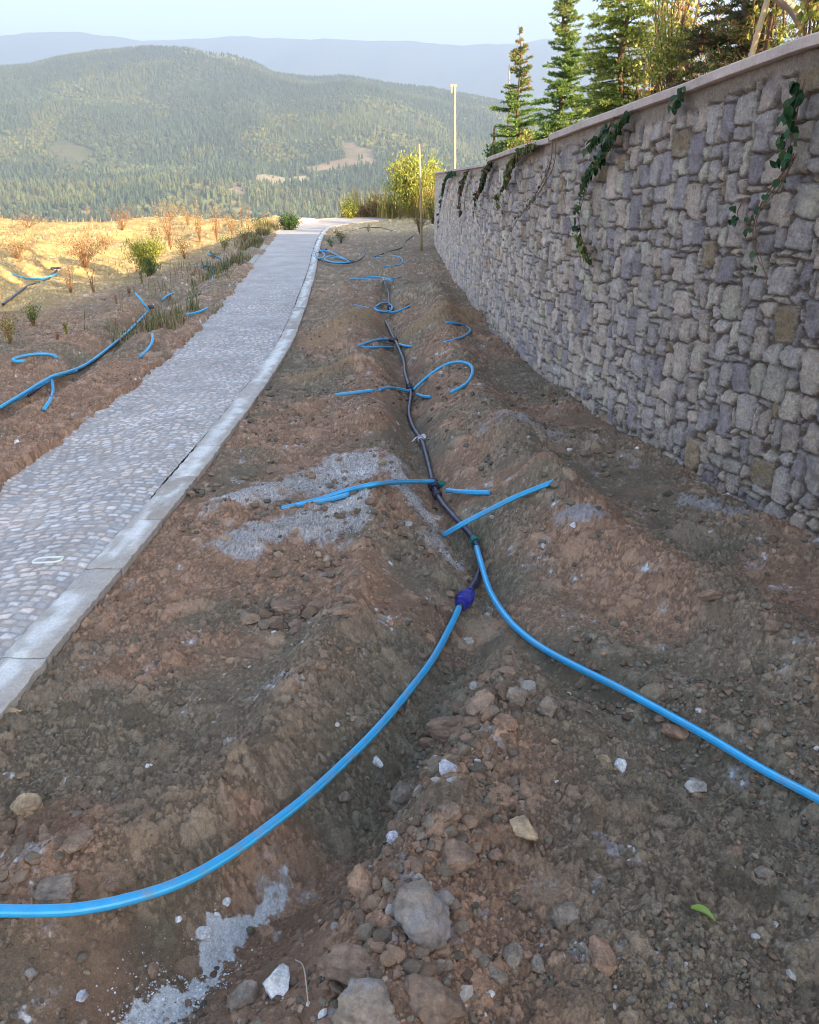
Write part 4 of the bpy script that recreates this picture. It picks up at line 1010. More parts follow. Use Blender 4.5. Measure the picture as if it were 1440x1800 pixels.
# small loose stones, far too many to count
def loose(name, n, region, smin, smax, cols, label, sd, power=3):
    g = np.random.default_rng(sd); P = region(g, n); n = len(P)
    s = smin + (smax - smin) * g.random(n)**power
    s = s * np.clip(P[:, 1] / 2, .8, 2.0); tone = .65 + .7 * g.random(n)
    big = s / P[:, 1] > .0032; VV = []; FF = []; CC = []; off = 0
    for sel, sub in ((big, 2), (~big, 1)):
        if not sel.any(): continue
        V0, F0 = ico(sub); Ps = P[sel]; ss = s[sel]; m_ = len(Ps)
        protos = np.array([rock_shape(900 + k, (1, .85 - .03 * (k % 6), .55 + .03 * (k % 5)), 9, 1.2, (V0, F0)) for k in range(16)])
        pk = g.integers(0, 16, m_); a = g.uniform(0, 6.28, m_); W = protos[pk] * ss[:, None, None]; ca, sa = np.cos(a)[:, None], np.sin(a)[:, None]
        W = np.stack([W[..., 0] * ca - W[..., 1] * sa, W[..., 0] * sa + W[..., 1] * ca, W[..., 2]], -1)
        z = ground(Ps[:, 0], Ps[:, 1]); W = W + np.stack([Ps[:, 0], Ps[:, 1], z + ss * .26 + .002], 1)[:, None]
        m = W.shape[1]; F = (F0[None] + (np.arange(m_) * m)[:, None, None]).reshape(-1, 3) + off; off += m_ * m
        ck = g.choice(len(cols), m_, p=[c[1] for c in cols]); C = np.array([c[0] for c in cols])[ck] * tone[sel][:, None]
        VV.append(W.reshape(-1, 3)); FF.append(F); CC.append(np.repeat(C, m, 0))
    tag(mesh(name, np.concatenate(VV), FF, M['clod'], col=np.concatenate(CC), smooth=False), label, name.replace('_', ' '), kind='stuff')
def reg_near(g, n):
    Y = 1.0 + 6.0 * g.random(n)**1.6; X = g.uniform(-1, 1, n) * (.55 * Y + .5)
    d = fbm(X * 1.9, Y * 1.9, 3, 401); left = sst(0, .4, X)
    k = (g.random(n) < np.clip((d - .38) * 4, .08, 1) * (.55 + .8 * left * (Y < 2.4) - .25 * (Y > 2.4))) & (X > xO(Y) + .02) & (X < np.interp(Y, WY, WX) - .05)
    return np.stack([X, Y], 1)[k]
loose('loose_pebbles', 90000, reg_near, .0022, .017, [((.225, .15, .105), .44), ((.18, .15, .115), .44), ((.31, .23, .165), .08), ((.55, .51, .48), .02), ((.36, .21, .13), .02)], 'small round clods and pebbles strewn over the near soil', 3, 4.5)
def reg_mid(g, n):
    Y = 5 + 10 * g.random(n)**1.5; X = g.uniform(-4.5, 1.3, n)
    k = (((X > xO(Y) + .04) & (X < np.interp(Y, WY, WX) - .05)) | (X < xL(Y) + .03)) & (fbm(X * 1.5, Y * 1.5, 3, 403) > .42)
    return np.stack([X, Y], 1)[k]
loose('loose_clods', 9000, reg_mid, .002, .010, [((.23, .145, .095), .6), ((.18, .145, .105), .3), ((.34, .25, .17), .1)], 'small brown clods strewn over the soil farther off', 4, 3)
def reg_gravel(g, n):
    out = []
    for p, w in ((SP_GRAVEL[0], .15), (SP_GRAVEL[1], .14), (SP_GRAVEL[3], .13), (SP_TRENCH, .07)):
        k = n // 4; t = g.random(k); i = (t * (len(p) - 1)).astype(int); f = (t * (len(p) - 1) - i)[:, None]
        out.append(p[i] * (1 - f) + p[i + 1] * f + g.normal(0, w * .6, (k, 2)))
    P = np.vstack(out); return P[(P[:, 0] < -.17) | (P[:, 0] > .0)]
loose('grey_gravel', 7000, reg_gravel, .0012, .0035, [((.44, .41, .41), .6), ((.3, .27, .26), .3), ((.62, .58, .56), .1)], 'grey crushed gravel spilled on the soil under the left hose', 6, 2)

SP_MOUND = plane([(860, 1200), (810, 1330), (770, 1450), (720, 1620), (690, 1790)])
def reg_heap(g, n):
    p = SP_MOUND; t = g.random(n) * (len(p) - 1.001); i = t.astype(int); f = (t - i)[:, None]
    A = p[i] * (1 - f) + p[i + 1] * f + g.normal(0, .085, (n, 2)); q = plane([(100, 1500), (60, 1560), (160, 1580)]); k = n // 8
    return np.vstack([A, q[g.integers(0, 3, k)] + g.normal(0, .10, (k, 2)), plane([(510, 1070)]) + g.normal(0, .07, (k, 2))])
loose('broken_clods', 800, reg_heap, .006, .036, [((.235, .155, .108), .6), ((.20, .155, .115), .36), ((.34, .30, .27), .04)], 'heap of broken angular clods along the foreground mound', 12, 2.6)
def reg_lime(g, n):
    p = SP_WHITE; t = g.random(n) * (len(p) - 1.001); i = t.astype(int); f = (t - i)[:, None]
    return p[i] * (1 - f) + p[i + 1] * f + g.normal(0, .04, (n, 2))
loose('lime_crumbs', 1600, reg_lime, .0012, .006, [((.70, .69, .70), .8), ((.5, .48, .46), .2)], 'crumbs of white lime along the spill at lower left', 8, 3)
# green leaf and dry stems in the foreground
def leaf_mesh(P, d, up, L, W, fold=.25, c=(.2, .35, .08), seg=5):
    """one leaf blade with midrib fold"""
    d = d / np.linalg.norm(d); s = np.cross(d, up); s /= np.linalg.norm(s) + 1e-9; n = np.cross(s, d)
    V = []; 
    for k in range(seg + 1):
        t = k / seg; w = W * math.sin(math.pi * min(.98, t * .9 + .08))**.8; b = P + d * L * t - n * L * .25 * t * t
        V += [b - s * w + n * w * fold, b, b + s * w + n * w * fold]
    Q = []
    for k in range(seg):
        a = k * 3; Q += [(a, a + 1, a + 4, a + 3), (a + 1, a + 2, a + 5, a + 4)]
    return np.array(V), Q
w = on_ground([(1212, 1610)])[0] + [0, 0, .022]; mb = MB()
V, Q = leaf_mesh(w, np.array([.9, -.45, .1]), np.array([0, .3, 1]), .055, .014, .8, seg=8); mb.add(V, Q=Q, c=(.36, .50, .10))
V, Q = leaf_mesh(w + [.012, -.004, .0], np.array([.75, -.6, .35]), np.array([.3, .3, 1]), .04, .009, .5, seg=8); mb.add(V, Q=Q, c=(.45, .55, .18))
tag(mb.build('fallen_leaf', M['leaf'], loc=tuple(w)), 'curled bright green fallen leaf on the pebbly soil at lower right', 'leaf')
def straw(p0, p1, label, h=.01, r=.0011, c=(.55, .4, .25)):
    w = on_ground([p0, p1]); P = spline([w[0] + [0, 0, h], (w[0] + w[1]) / 2 + [.006, 0, h * 1.7], w[1] + [0, 0, h]], .01)
    V, Q, T, u = tube_data(P, r, 6); mb = MB(); mb.add(V, T=T, Q=Q, c=c)
    tag(mb.build('dry_straw', M['leaf'], loc=tuple(w[0])), label, 'straw', 'dry straws on the soil')
straw((522, 1722), (545, 1806), 'thin pale dry stem hanging past the largest white stone', .06, .0013, (.6, .5, .42))
straw((1262, 1422), (1293, 1402), 'short dry straw lying below the right hose', .012)
straw((415, 1520), (438, 1492), 'fine orange straw under the left hose', .01, .001, (.6, .35, .15))
straw((1365, 1538), (1380, 1552), 'little curved straw beside the smooth oval clod', .01)
straw((937, 1545), (950, 1560), 'short reddish root fibre on the foreground mound', .01, .0012, (.5, .3, .2))

# ------------------------------------------------------------------ vegetation
def leaves(mb, P, D, L, W, cols, g, fold=True):
    """many small leaves at points P pointing along D: two folded faces each"""
    n = len(P); D = D / (np.linalg.norm(D, axis=1)[:, None] + 1e-9)
    rnd = g.normal(0, 1, (n, 3)); S = np.cross(D, rnd); S /= np.linalg.norm(S, axis=1)[:, None] + 1e-9; N = np.cross(S, D)
    L = np.broadcast_to(L, (n,))[:, None]; W = np.broadcast_to(W, (n,))[:, None]
    a = P; b = P + D * L * .5 + S * W + N * W * .35; c = P + D * L; d = P + D * L * .5 - S * W + N * W * .35
    V = np.stack([a, b, c, d], 1).reshape(-1, 3); o = np.arange(n)[:, None] * 4
    T = np.concatenate([o + [0, 1, 2], o + [0, 2, 3]])
    mb.add(V, T=T, c=np.repeat(cols, 4, 0))
def stick(mb, P, r0, r1, c, n=6):
    P = np.asarray(P, float); V, Q, T, u = tube_data(P, np.linspace(r0, r1, len(P)), n); mb.add(V, T=T, Q=Q, c=c)
def conifer(x, y, h, w, label, sd, tip=(.40, .34, .10), green=(.11, .21, .06), green2=(.34, .42, .11), full=1.0, bare=0.0, droop=.0):
    g = np.random.default_rng(sd); z0 = float(upper_z(np.array([x]), np.array([y]))[0]) - .03
    root = thing('young_conifer', label, 'conifer', (x, y, z0), 'young conifers above the stone wall')
    tr = MB(); wob = g.normal(0, .012 * h, (7, 2)); wob[0] = 0
    zz = np.linspace(0, h, 7); stick(tr, np.column_stack([wob[:, 0], wob[:, 1], zz]), .012 * h + .006, .003, (.2, .13, .08), 8)
    cr = MB(); step = .030 + .009 * h; z = .05 * h
    while z < h * .985:
        t = z / h; L = w * ((1 - t)**.75) * (.85 + .3 * g.random()) + .03 * h * (1 - t) + .02
        if t > .88: L *= .8
        nb = int(g.integers(5, 9) * full * (1.25 - .35 * t)) if t < .85 else 3
        cx = np.interp(z, zz, wob[:, 0]); cy = np.interp(z, zz, wob[:, 1])
        for b in range(nb):
            a = g.uniform(0, 6.28); l = L * g.uniform(.45, 1.3); rise = g.uniform(-.15, .3) + .35 * t - droop
            d = np.array([math.cos(a), math.sin(a), rise]); m = max(4, int(l / .05))
            s = np.linspace(0, 1, m)[:, None]; P = np.array([cx, cy, z + g.uniform(-.5, .5) * step]) + d * l * s + np.array([0, 0, -.10 * l]) * (s**2) * (1 - t) * 2
            stick(tr, P, .004 + .003 * l, .0015, (.19, .12, .07), 4)
            # side twigs
            tw = [(P, d, l)]
            for q in range(max(2, int(l / .055))):
                u = g.uniform(.25, .95); p = P[0] + (P[-1] - P[0]) * u; sd_ = 1 if q % 2 else -1
                e = np.array([-d[1] * sd_, d[0] * sd_, g.uniform(-.1, .25)]) * .8 + d * .9; e /= np.linalg.norm(e); ll = l * (1 - u * .6) * g.uniform(.25, .5)
                tw.append((np.array([p, p + e * ll]), e, ll))
            for P2, e, ll in tw:
                k = int(ll / .0032) + 6; u = g.random(k) ** .8; base_p = P2[0] + (P2[-1] - P2[0]) * u[:, None]
                nd = e[None] * .9 + g.normal(0, .62, (k, 3)); nd[:, 2] += .12
                c = np.array(green) * (1 - u[:, None]**2 * .55) + np.array(green2) * u[:, None]**2 * .55; c = c * g.uniform(.6, 1.5, (k, 1))
                tp = (t > .55) & (g.random(k) < .22 + .4 * (t - .5)); c[tp] = np.array(tip) * g.uniform(.6, 1.3, (tp.sum(), 1))
                br = g.random(k) < bare * (1 - t) * 1.4; c[br] = np.array([.22, .12, .07]) * g.uniform(.5, 1.4, (br.sum(), 1))
                leaves(cr, base_p, nd, g.uniform(.022, .038, k) * (.8 + .1 * h), .0042, c, g)
        z += step * g.uniform(.7, 1.2) * (1 + .6 * t)
    tr.build('trunk', M['leaf'], root); cr.build('crown', M['needle'], root, smooth=False)
def behind_wall(px, off, y_guess):
    """a spot behind the wall at the bearing of a pixel column"""
    q = rays([(px, np.interp(px, [870, 975, 1225, 1440], [265, 225, 135, 60]))])[0]; y = y_guess; x = q[0] / q[1] * y
    return x, y
for px, yy, h, w, lab, sd, kw in (
    (905, 9.9, 1.42, .24, 'small spruce with a bare leader and reddish tips, leftmost above the stone wall', 31, dict(tip=(.42, .20, .10), full=1.2)),
    (985, 8.6, 1.75, .20, 'narrow dark spruce cut by the top edge, second from the left above the wall', 32, dict(tip=(.36, .34, .12), full=1.5)),
    (1092, 7.3, 2.0, .30, 'full light green conifer in front of the reddish shrub above the wall', 33, dict(green=(.24, .33, .08), green2=(.58, .56, .16), tip=(.6, .55, .2), droop=.15, full=1.7)),
    (1290, 5.9, 2.3, .34, 'large dark conifer with brown dead needles beside the leaning stake', 34, dict(green=(.09, .17, .06), green2=(.28, .34, .11), tip=(.2, .22, .08), bare=.5, full=1.3, droop=.1))):
    x, y = behind_wall(px, 0, yy); conifer(x, y, h, w, lab, sd, **kw)
def shrub(name, x, y, z, h, w, n, cols, label, cat, sd, leaf=(.03, .008), stems=14, group=None, up=.5, shape=1.0, twig=(.2, .12, .08), holes=.45, low=.15):
    g = np.random.default_rng(sd); root = thing(name, label, cat, (x, y, z), group)
    st = MB(); fo = MB(); ends = []
    for k in range(stems):
        a = g.uniform(0, 6.28); rr = w * g.uniform(.15, .95); hh = h * g.uniform(.55, 1.0) * (1 - .35 * (rr / w)**2 * shape)
        e = np.array([math.cos(a) * rr, math.sin(a) * rr, hh]); m = np.array([math.cos(a) * rr * .35, math.sin(a) * rr * .35, hh * .5])
        P = spline([[0, 0, -.02], m + g.normal(0, .03 * h, 3) * [1, 1, 0], e], h / 8); stick(st, P, .005 * h + .003, .0016, twig, 4)
        ends.append(P)
    per = max(1, n // stems)
    for P in ends:
        u = g.random(per)**.6 * (1 - low) + low; i = np.clip((u * (len(P) - 1)), 0, len(P) - 1.001); ii = i.astype(int)
        c = P[ii] + (P[ii + 1] - P[ii]) * (i - ii)[:, None]
        c = c + g.normal(0, w * .16, (per, 3)) * [1, 1, .8]
        keep = (fbm((c[:, 0] + 5) * 7 / w * .5, (c[:, 2] + 3) * 7 / w * .5 + c[:, 1] * 3, 2, sd) > holes * .8) & (c[:, 2] > 0)
        c = c[keep]; k = len(c)
        if not k: continue
        d = g.normal(0, .7, (k, 3)); d[:, 2] += up
        ci = g.choice(len(cols), k, p=np.array([q[1] for q in cols]) / sum(q[1] for q in cols))
        cc = np.array([q[0] for q in cols])[ci] * g.uniform(.6, 1.4, (k, 1))
        leaves(fo, c, d, leaf[0] * g.uniform(.6, 1.3, k), leaf[1], cc, g)
    st.build('stems', M['leaf'], root); fo.build('foliage', M['leaf'], root, smooth=False)
    return root
YG = [((.34, .36, .07), 3), ((.22, .28, .06), 3), ((.5, .44, .12), 2)]; DG = [((.05, .11, .03), 4), ((.09, .17, .05), 3), ((.16, .2, .06), 1)]
RD = [((.32, .16, .085), 3), ((.36, .24, .115), 3), ((.50, .40, .17), 2)]; DR = [((.32, .20, .11), 3), ((.48, .33, .17), 3), ((.25, .11, .07), 2)]
def up_at(px, yy): x, y = behind_wall(px, 0, yy); return x, y, float(upper_z(np.array([x]), np.array([y]))[0])
shrub('autumn_shrub', *up_at(1160, 6.9), 1.8, .36, 2200, [((.5, .26, .12), 2), ((.6, .45, .15), 3), ((.45, .48, .12), 3)], 'reddish autumn shrub with thin bare twigs between the two big conifers', 'shrub', 51, (.035, .010), 26)
shrub('garden_shrub', *up_at(1185, 6.35), .95, .30, 4200, YG, 'bright yellow-green shrub under the reddish twigs above the wall', 'shrub', 52, (.028, .007), 22)
shrub('autumn_shrub', *up_at(1225, 6.9), 1.3, .22, 700, RD, 'sparse red-leaved shrub left of the dark conifer', 'shrub', 53, (.03, .008), 12)
shrub('garden_shrub', *up_at(1338, 5.5), 1.9, .11, 1500, YG, 'yellow-green climber on the post right of the leaning stake', 'climber', 54, (.04, .014), 7)
shrub('garden_shrub', *up_at(1432, 5.0), 1.4, .22, 800, YG + RD[1:2], 'climber with big yellow leaves over the fence at the right edge', 'climber', 55, (.055, .022), 8)
shrub('garden_shrub', *up_at(870, 10.4), .30, .16, 900, DG, 'small dark green plant at the step of the wall top', 'plant', 56, (.03, .010), 10)
shrub('garden_shrub', *up_at(935, 9.3), .26, .34, 1300, YG + RD[:1], 'low yellow and rusty growth between the two small spruces and the wall top', 'plant', 57, (.03, .009), 16)
shrub('garden_shrub', *up_at(1010, 8.2), .22, .20, 500, RD + YG, 'low yellowish growth at the foot of the second spruce', 'plant', 58, (.03, .009), 10)
shrub('garden_shrub', *up_at(1150, 6.3), .25, .3, 900, YG + DR, 'low pale growth at the foot of the light green conifer', 'plant', 59, (.03, .008), 12)
shrub('garden_shrub', *up_at(1285, 5.45), .35, .3, 1100, DR + DG, 'tangle of dry brown stalks below the dark conifer', 'plant', 60, (.035, .006), 14)
# stakes and posts above the wall
def stake(px0, yy, top, lean, r, label, m='wood', name='wooden_stake', group='stakes above the wall'):
    x, y, z = up_at(px0, yy); mb = MB(); P = np.array([[0, 0, -.1], [lean * .5, 0, top * .5], [lean, 0, top]]) + [x, y, z]
    V, Q, T, u = tube_data(P, [r, r * .97, r * .93], 7); mb.add(V, T=T, Q=Q)
    tag(mb.build(name, M[m], loc=(x, y, z)), label, 'stake', group)
stake(1306, 5.25, .62, .10, .017, 'thick pale leaning stake in front of the dark conifer')
stake(1014, 7.9, .26, .0, .012, 'short brown stake right of the second spruce', 'bark')
stake(868, 9.95, .42, .0, .012, 'dark short stake left of the leftmost spruce', 'bark')
stake(893, 10.1, 1.05, -.02, .008, 'thin cane standing in the leftmost spruce', 'wood')
stake(1131, 7.05, .62, .0, .011, 'pale upright stick beside the light green conifer')
# chain-link fence behind the climbers
def fence():
    a = np.array(up_at(1335, 5.9)); b = np.array(up_at(1600, 4.3)); a[2] -= .05; H = 1.5
    root = thing('mesh_fence', 'chain-link fence with diamond wire mesh behind the climbers at top right', 'fence', tuple(a))
    d = b - a; L = np.linalg.norm(d[:2]); u = d / L; mb = MB(); s = .05; n = int(L / s)
    for k in range(-int(H / s), n):
        for sg in (1, -1):
            pts = []
            for q in range(int(H / s) + 1):
                t = k + q if sg == 1 else k + int(H / s) - q
                if 0 <= t <= n: pts.append(u * t * s + np.array([0, 0, q * s + .02]) + np.array([0, .002 * sg, 0]))
            if len(pts) > 1:
                V, Q, T, _ = tube_data(np.array([pts[0], pts[-1]]), .0028, 4); mb.add(V, T=T, Q=Q)
    mb.build('wire_mesh', M['metal'], root)
    for t in (0, .55, 1):
        mb = MB(); p = u * L * t; V, Q, T, _ = tube_data(np.array([p + [0, 0, -.1], p + [0, 0, H + .05]]), .022, 10); mb.add(V, T=T, Q=Q); mb.build('post', M['greypole'], root)
    mb = MB(); V, Q, T, _ = tube_data(np.array([[0, 0, H], u * L + [0, 0, H]]), .012, 8); mb.add(V, T=T, Q=Q); mb.build('rail', M['metal'], root)
fence()
x, y, z = up_at(1405, 5.3)
mb = MB(); D = rays([(1352, -25), (1372, -2), (1392, 14), (1404, 32), (1408, 40)]); P = spline(EYE + D * (5.3 / D[:, 1])[:, None], .02)
V, Q, T, u = tube_data(P, .028, 14); mb.add(V, T=T, Q=Q)
D = rays([(1408, 36), (1412, 120)]); Pq = EYE + D * (5.32 / D[:, 1])[:, None]; V, Q, T, u = tube_data(Pq, .012, 10); mb.add(V, T=T, Q=Q)
tag(mb.build('bent_pipe', M['greypole'], loc=tuple(Pq[1])), 'thick bent pale tube over the mesh fence at the top right corner', 'tube')

# far pole with brace, thin staff
def far_xyz(px, y, z=None):
    q = rays([(px, 300)])[0]; x = q[0] / q[1] * y; return x, y, float(ground(np.array([x]), np.array([float(y)]))[0]) if z is None else z
x, y, z = far_xyz(800, 24.5); z = min(z, 1.5)
pole = thing('utility_pole', 'pale wooden pole with a small arm on top, beyond the far end of the wall', 'pole', (x, y, z))
ztop = 1.6 + y * .0862
mb = MB(); V, Q, T, u = tube_data(np.array([[0, 0, -.3], [-.02, 0, (ztop - z) * .5], [-.06, 0, ztop - z]]), [.05, .046, .04], 12); mb.add(V, T=T, Q=Q); mb.build('pole_shaft', M['greypole'], pole)
mb = MB(); V, Q = box_data((-.08, 0, ztop - z - .02), .09, .03, .03); mb.add(V, Q=Q); V, Q = box_data((-.13, 0, ztop - z - .12), .02, .02, .08); mb.add(V, Q=Q); mb.build('bracket', M['greypole'], pole, smooth=False)
mb = MB(); V, Q, T, u = tube_data(np.array([[.05, 0, .95], [.52, -.1, .05]]), .022, 8); mb.add(V, T=T, Q=Q); mb.build('brace', M['bark'], pole)
x, y, z = far_xyz(742, 21)
mb = MB(); P = np.array([[0, 0, -.1], [-.02, 0, 1.2], [-.07, 0, 1.6 + y * .0275 - z]]) + [x, y, z]; V, Q, T, u = tube_data(P, [.03, .026, .02], 8); mb.add(V, T=T, Q=Q)
tag(mb.build('thin_staff', M['wood'], loc=(x, y, z)), 'tall thin staff standing in front of the yellow bushes near the wall end', 'staff')
# bushes on the bank
def gz(x, y): return float(ground(np.array([x]), np.array([float(y)]))[0])
x, y, z = far_xyz(730, 34.5); shrub('willow_bush', x, y, z, 2.3, 1.25, 16000, YG, 'largest rounded yellow-green bush on the bank beyond the wall end', 'bush', 71, (.17, .018), 70, None, .9, .8, holes=.42, low=.1)
x, y, z = far_xyz(612, 35.5); shrub('round_bush', x, y, z - .05, .95, .42, 3000, YG, 'small round yellow-green bush at the end of the path crest', 'bush', 72, (.07, .02), 24, None, .6, .9)
for px_, yy_, h_, w_, sd_, cl_, lab in ((655, 36.2, 1.1, .5, 176, RD + YG[2:], 'low rusty and yellow thicket left of the largest bush'), (690, 35.6, 1.1, .45, 177, YG + DR[:1], 'dull green scrub at the left foot of the largest bush'), (762, 30.5, 1.3, .5, 178, YG + RD[:1], 'yellow scrub pressed against the far wall end'), (640, 36.4, .6, .4, 179, DR, 'brown dry scrub at the crest right of the small round bush')):
    x, y, z = far_xyz(px_, yy_); shrub('scrub', x, y, z - .05, h_, w_, 2600, cl_, lab, 'scrub', sd_, (.07, .014), 30, 'scrub on the bank beyond the wall', 1.0, .6)
x, y, z = far_xyz(503, 29.5); shrub('round_bush', x, y, z - .05, .66, .40, 3800, DG, 'dense dark green ball-shaped bush beside the far path', 'bush', 73, (.05, .016), 34, None, .5, .6, holes=.3, low=.05)
x, y, z = far_xyz(240, 15.2); shrub('broom_bush', x, y, z, .78, .36, 3600, YG, 'upright yellow-green bush in the sun at the edge of the shaded bed', 'bush', 74, (.06, .009), 34, None, 1.3, .5)
x, y, z = far_xyz(245, 14.6); shrub('dry_weeds', x, y, z, .3, .2, 400, DG, 'dark green tuft at the foot of the sunlit yellow-green bush', 'weed', 75, (.06, .006), 20, None, 1.6)
# dry weeds: stalks with small leaves
WG = 'dry weeds on the left terrace'
def weeds(px, py, hpx, wpx, cols, label, sd, n=260, stems=14, leaf=.035):
    leaf *= .8; hpx *= .9
    p = on_ground([(px, py)])[0]; s = p[1] / 1440 / .95
    shrub('dry_weeds', p[0], p[1], p[2], hpx * s, wpx * s / 2, n, cols, label, 'weed', sd, (leaf, .006), stems, WG, 1.0, .3, twig=(.36, .2, .11), holes=.3, low=.25)
for a in (
 (150, 470, 60, 100, DR, 'wide tangle of rusty dry weeds left of the sunlit bush', 81, 1400, 40, .05),
 (215, 405, 45, 70, RD[:2], 'reddish weed clump on the terrace crest above the sunlit bush', 82, 700, 26, .07),
 (300, 440, 92, 44, DR, 'tallest dry weed stalks right of the sunlit bush', 83, 420, 16, .05),
 (325, 455, 40, 40, DG + DR, 'dark green and brown weed tuft at the shade edge', 84, 500, 16, .05),
 (352, 425, 52, 30, RD, 'red weed stalks on the terrace, middle of the row', 85, 300, 14, .05),
 (382, 425, 62, 26, DR, 'pale tan stalks in the sun near the shaded bed', 86, 300, 14, .05),
 (408, 410, 40, 40, RD[:2], 'brick-red weed clump left of the path far end', 87, 400, 16, .06),
 (438, 405, 54, 18, DR, 'lone high pale stalk left of the far path', 88, 160, 6, .06),
 (455, 412, 30, 40, DG, 'dark green seedlings beside the far left path edge', 89, 600, 18, .05),
 (430, 425, 26, 50, DG + DR[:1], 'mixed green seedlings in the shaded bed at the far left', 90, 600, 18, .045),
 (300, 388, 34, 60, DR + YG[:1], 'yellowish dry clump on the crest against the forest', 91, 500, 20, .07),
 (50, 400, 22, 90, DR, 'low dry growth on the sunlit crest at the far left', 92, 500, 26, .07),
 (30, 455, 36, 80, DR + YG[2:], 'pale dry brush on the sunlit terrace at the left edge', 93, 900, 30, .05),
 (155, 380, 20, 30, YG[2:] + DR, 'small pale plant standing on the skyline of the terrace', 94, 300, 12, .07),
 (20, 608, 60, 46, YG + DR, 'green and brown weed tuft at the left edge above the hose hook', 95, 500, 16, .035),
 (60, 575, 40, 34, DG + YG[:1], 'dull green weed tuft in the shade left of the long hose', 96, 380, 14, .03),
 (118, 590, 34, 16, YG + RD[:1], 'little green and red weed standing alone in the left bed', 97, 110, 5, .03),
 (100, 598, 16, 24, RD[:1], 'tiny red stalks beside the little weed in the left bed', 98, 60, 8, .02),
 (205, 535, 22, 14, RD[:1], 'sparse red stalks left of the sticking-up hose end', 99, 50, 6, .02),
 (228, 518, 18, 16, RD[:1], 'short red stalks behind the sticking-up hose end', 100, 60, 8, .02),
 (125, 515, 52, 26, DR, 'thin dry stalks in the last sun above the left bed', 101, 120, 9, .03),
 (165, 515, 48, 20, DR[:2], 'bare thin stalks beside the wide rusty tangle', 102, 90, 7, .03),
 (250, 500, 40, 16, DG, 'narrow dark weed in the shade below the sunlit bush', 103, 140, 7, .03),
 (600, 428, 26, 34, DG, 'dark green seedling patch right of the kerb at the far end', 104, 600, 18, .04),
 (583, 434, 16, 22, DG, 'small green seedling next to the kerb at the far end', 105, 260, 10, .04),
 (648, 408, 14, 14, DG, 'single small green seedling among the far soil', 106, 160, 8, .04),
 (703, 385, 22, 30, RD[:1] + DG[:1], 'dark reddish low plant near the end of the wall', 107, 300, 14, .06),
 (738, 412, 52, 44, DG + [((.16, .07, .05), 4)], 'dark leafy plant growing at the foot of the far wall end', 108, 900, 22, .07),
 (760, 392, 46, 18, [((.16, .07, .05), 3), ((.3, .14, .08), 2)], 'dark red plant tight against the wall end', 109, 300, 10, .06),
 (345, 408, 66, 14, DR, 'slender pale sapling rising above the terrace skyline', 112, 120, 4, .05),
 (270, 425, 34, 30, RD[:1] + DG[:1], 'low rusty weed between the sunlit bush and the tallest stalks', 113, 260, 12, .05),
 (395, 440, 26, 30, DG + YG[:1], 'bushy green weed low in the shaded far bed', 114, 420, 14, .05),
 (330, 395, 30, 40, RD, 'broad rusty clump on the far crest', 115, 420, 18, .06),
 (425, 392, 40, 16, DR, 'thin upright dry stalk on the crest near the dead branch', 116, 90, 5, .06),
 (185, 440, 30, 40, DR + RD[:1], 'low brown brush behind the wide rusty tangle', 117, 420, 18, .05),
 (375, 455, 14, 26, DG, 'low dark weed beside the far left hose joint', 110, 200, 8, .03),
 (470, 395, 12, 20, YG, 'little yellow weed between the ball bush and the terrace', 111, 120, 6, .05),
): weeds(*a)
# dry grass on the bank: blades nobody could count
def grass(name, label, region, n, h, cols, sd, wd=.006):
    g = np.random.default_rng(sd); P = region(g, n); n = len(P); z = ground(P[:, 0], P[:, 1]) - .01
    B = np.column_stack([P, z]); L = h * g.uniform(.35, 1.2, n) * (.25 + 1.5 * sst(.3, .7, fbm(P[:, 0] * 1.6, P[:, 1] * 1.6, 3, sd))); a = g.uniform(0, 6.28, n); ln = g.uniform(.05, .5, n)
    d = np.stack([np.cos(a) * ln, np.sin(a) * ln, np.ones(n)], 1); sdv = np.stack([-np.sin(a), np.cos(a), 0 * a], 1) * wd
    m = B + d * L[:, None] * [.35, .35, .55]; e = B + d * L[:, None]
    V = np.stack([B - sdv, B + sdv, m + sdv * .8, m - sdv * .8, e], 1).reshape(-1, 3); o = np.arange(n)[:, None] * 5
    ck = g.choice(len(cols), n, p=np.array([c[1] for c in cols]) / sum(c[1] for c in cols)); C = np.array([c[0] for c in cols])[ck] * g.uniform(.5, 1.5, (n, 1)) * (.6 + .8 * fbm(P[:, 0] * 1.1, P[:, 1] * 1.1, 3, sd + 1))[:, None]
    tag(mesh(name, V, [o + [3, 2, 4], o + [0, 1, 2, 3]], M['leaf'], col=np.repeat(C, 5, 0), smooth=False), label, 'grass', kind='stuff')
def reg_bank(g, n):
    Y = g.uniform(23.5, 39, n); X = g.uniform(-4.0, 6, n); e = bank_edge(Y)
    k = ((X > e - .1 + .5 * fbm(X, Y, 2, 8)) | (Y > 35.3 - X * .25 + .8 * fbm(X, Y, 2, 8))) & (X > np.interp(Y, [30, 34, 38], [-2.0, -2.2, -3])) & ((Y > 35) | (X > e + .6)) & (fbm(X * .9, Y * .9, 3, 9) > .36); return np.stack([X, Y], 1)[k]
grass('dry_grass', 'tall dry yellow grass on the bank beyond the end of the wall', reg_bank, 34000, .72, [((.50, .35, .11), 4), ((.42, .36, .09), 3), ((.30, .31, .08), 2), ((.42, .24, .10), 1)], 121, .012)
def reg_crest(g, n):
    Y = g.uniform(14, 40, n); X = g.uniform(-24, -4.3, n); k = (X < xL(Y) - .9 - .8 * fbm(X, Y, 2, 4)) & (fbm(X * .35, Y * .35, 3, 12) > .50 - .06 * sst(30, 36, Y)); return np.stack([X, Y], 1)[k]
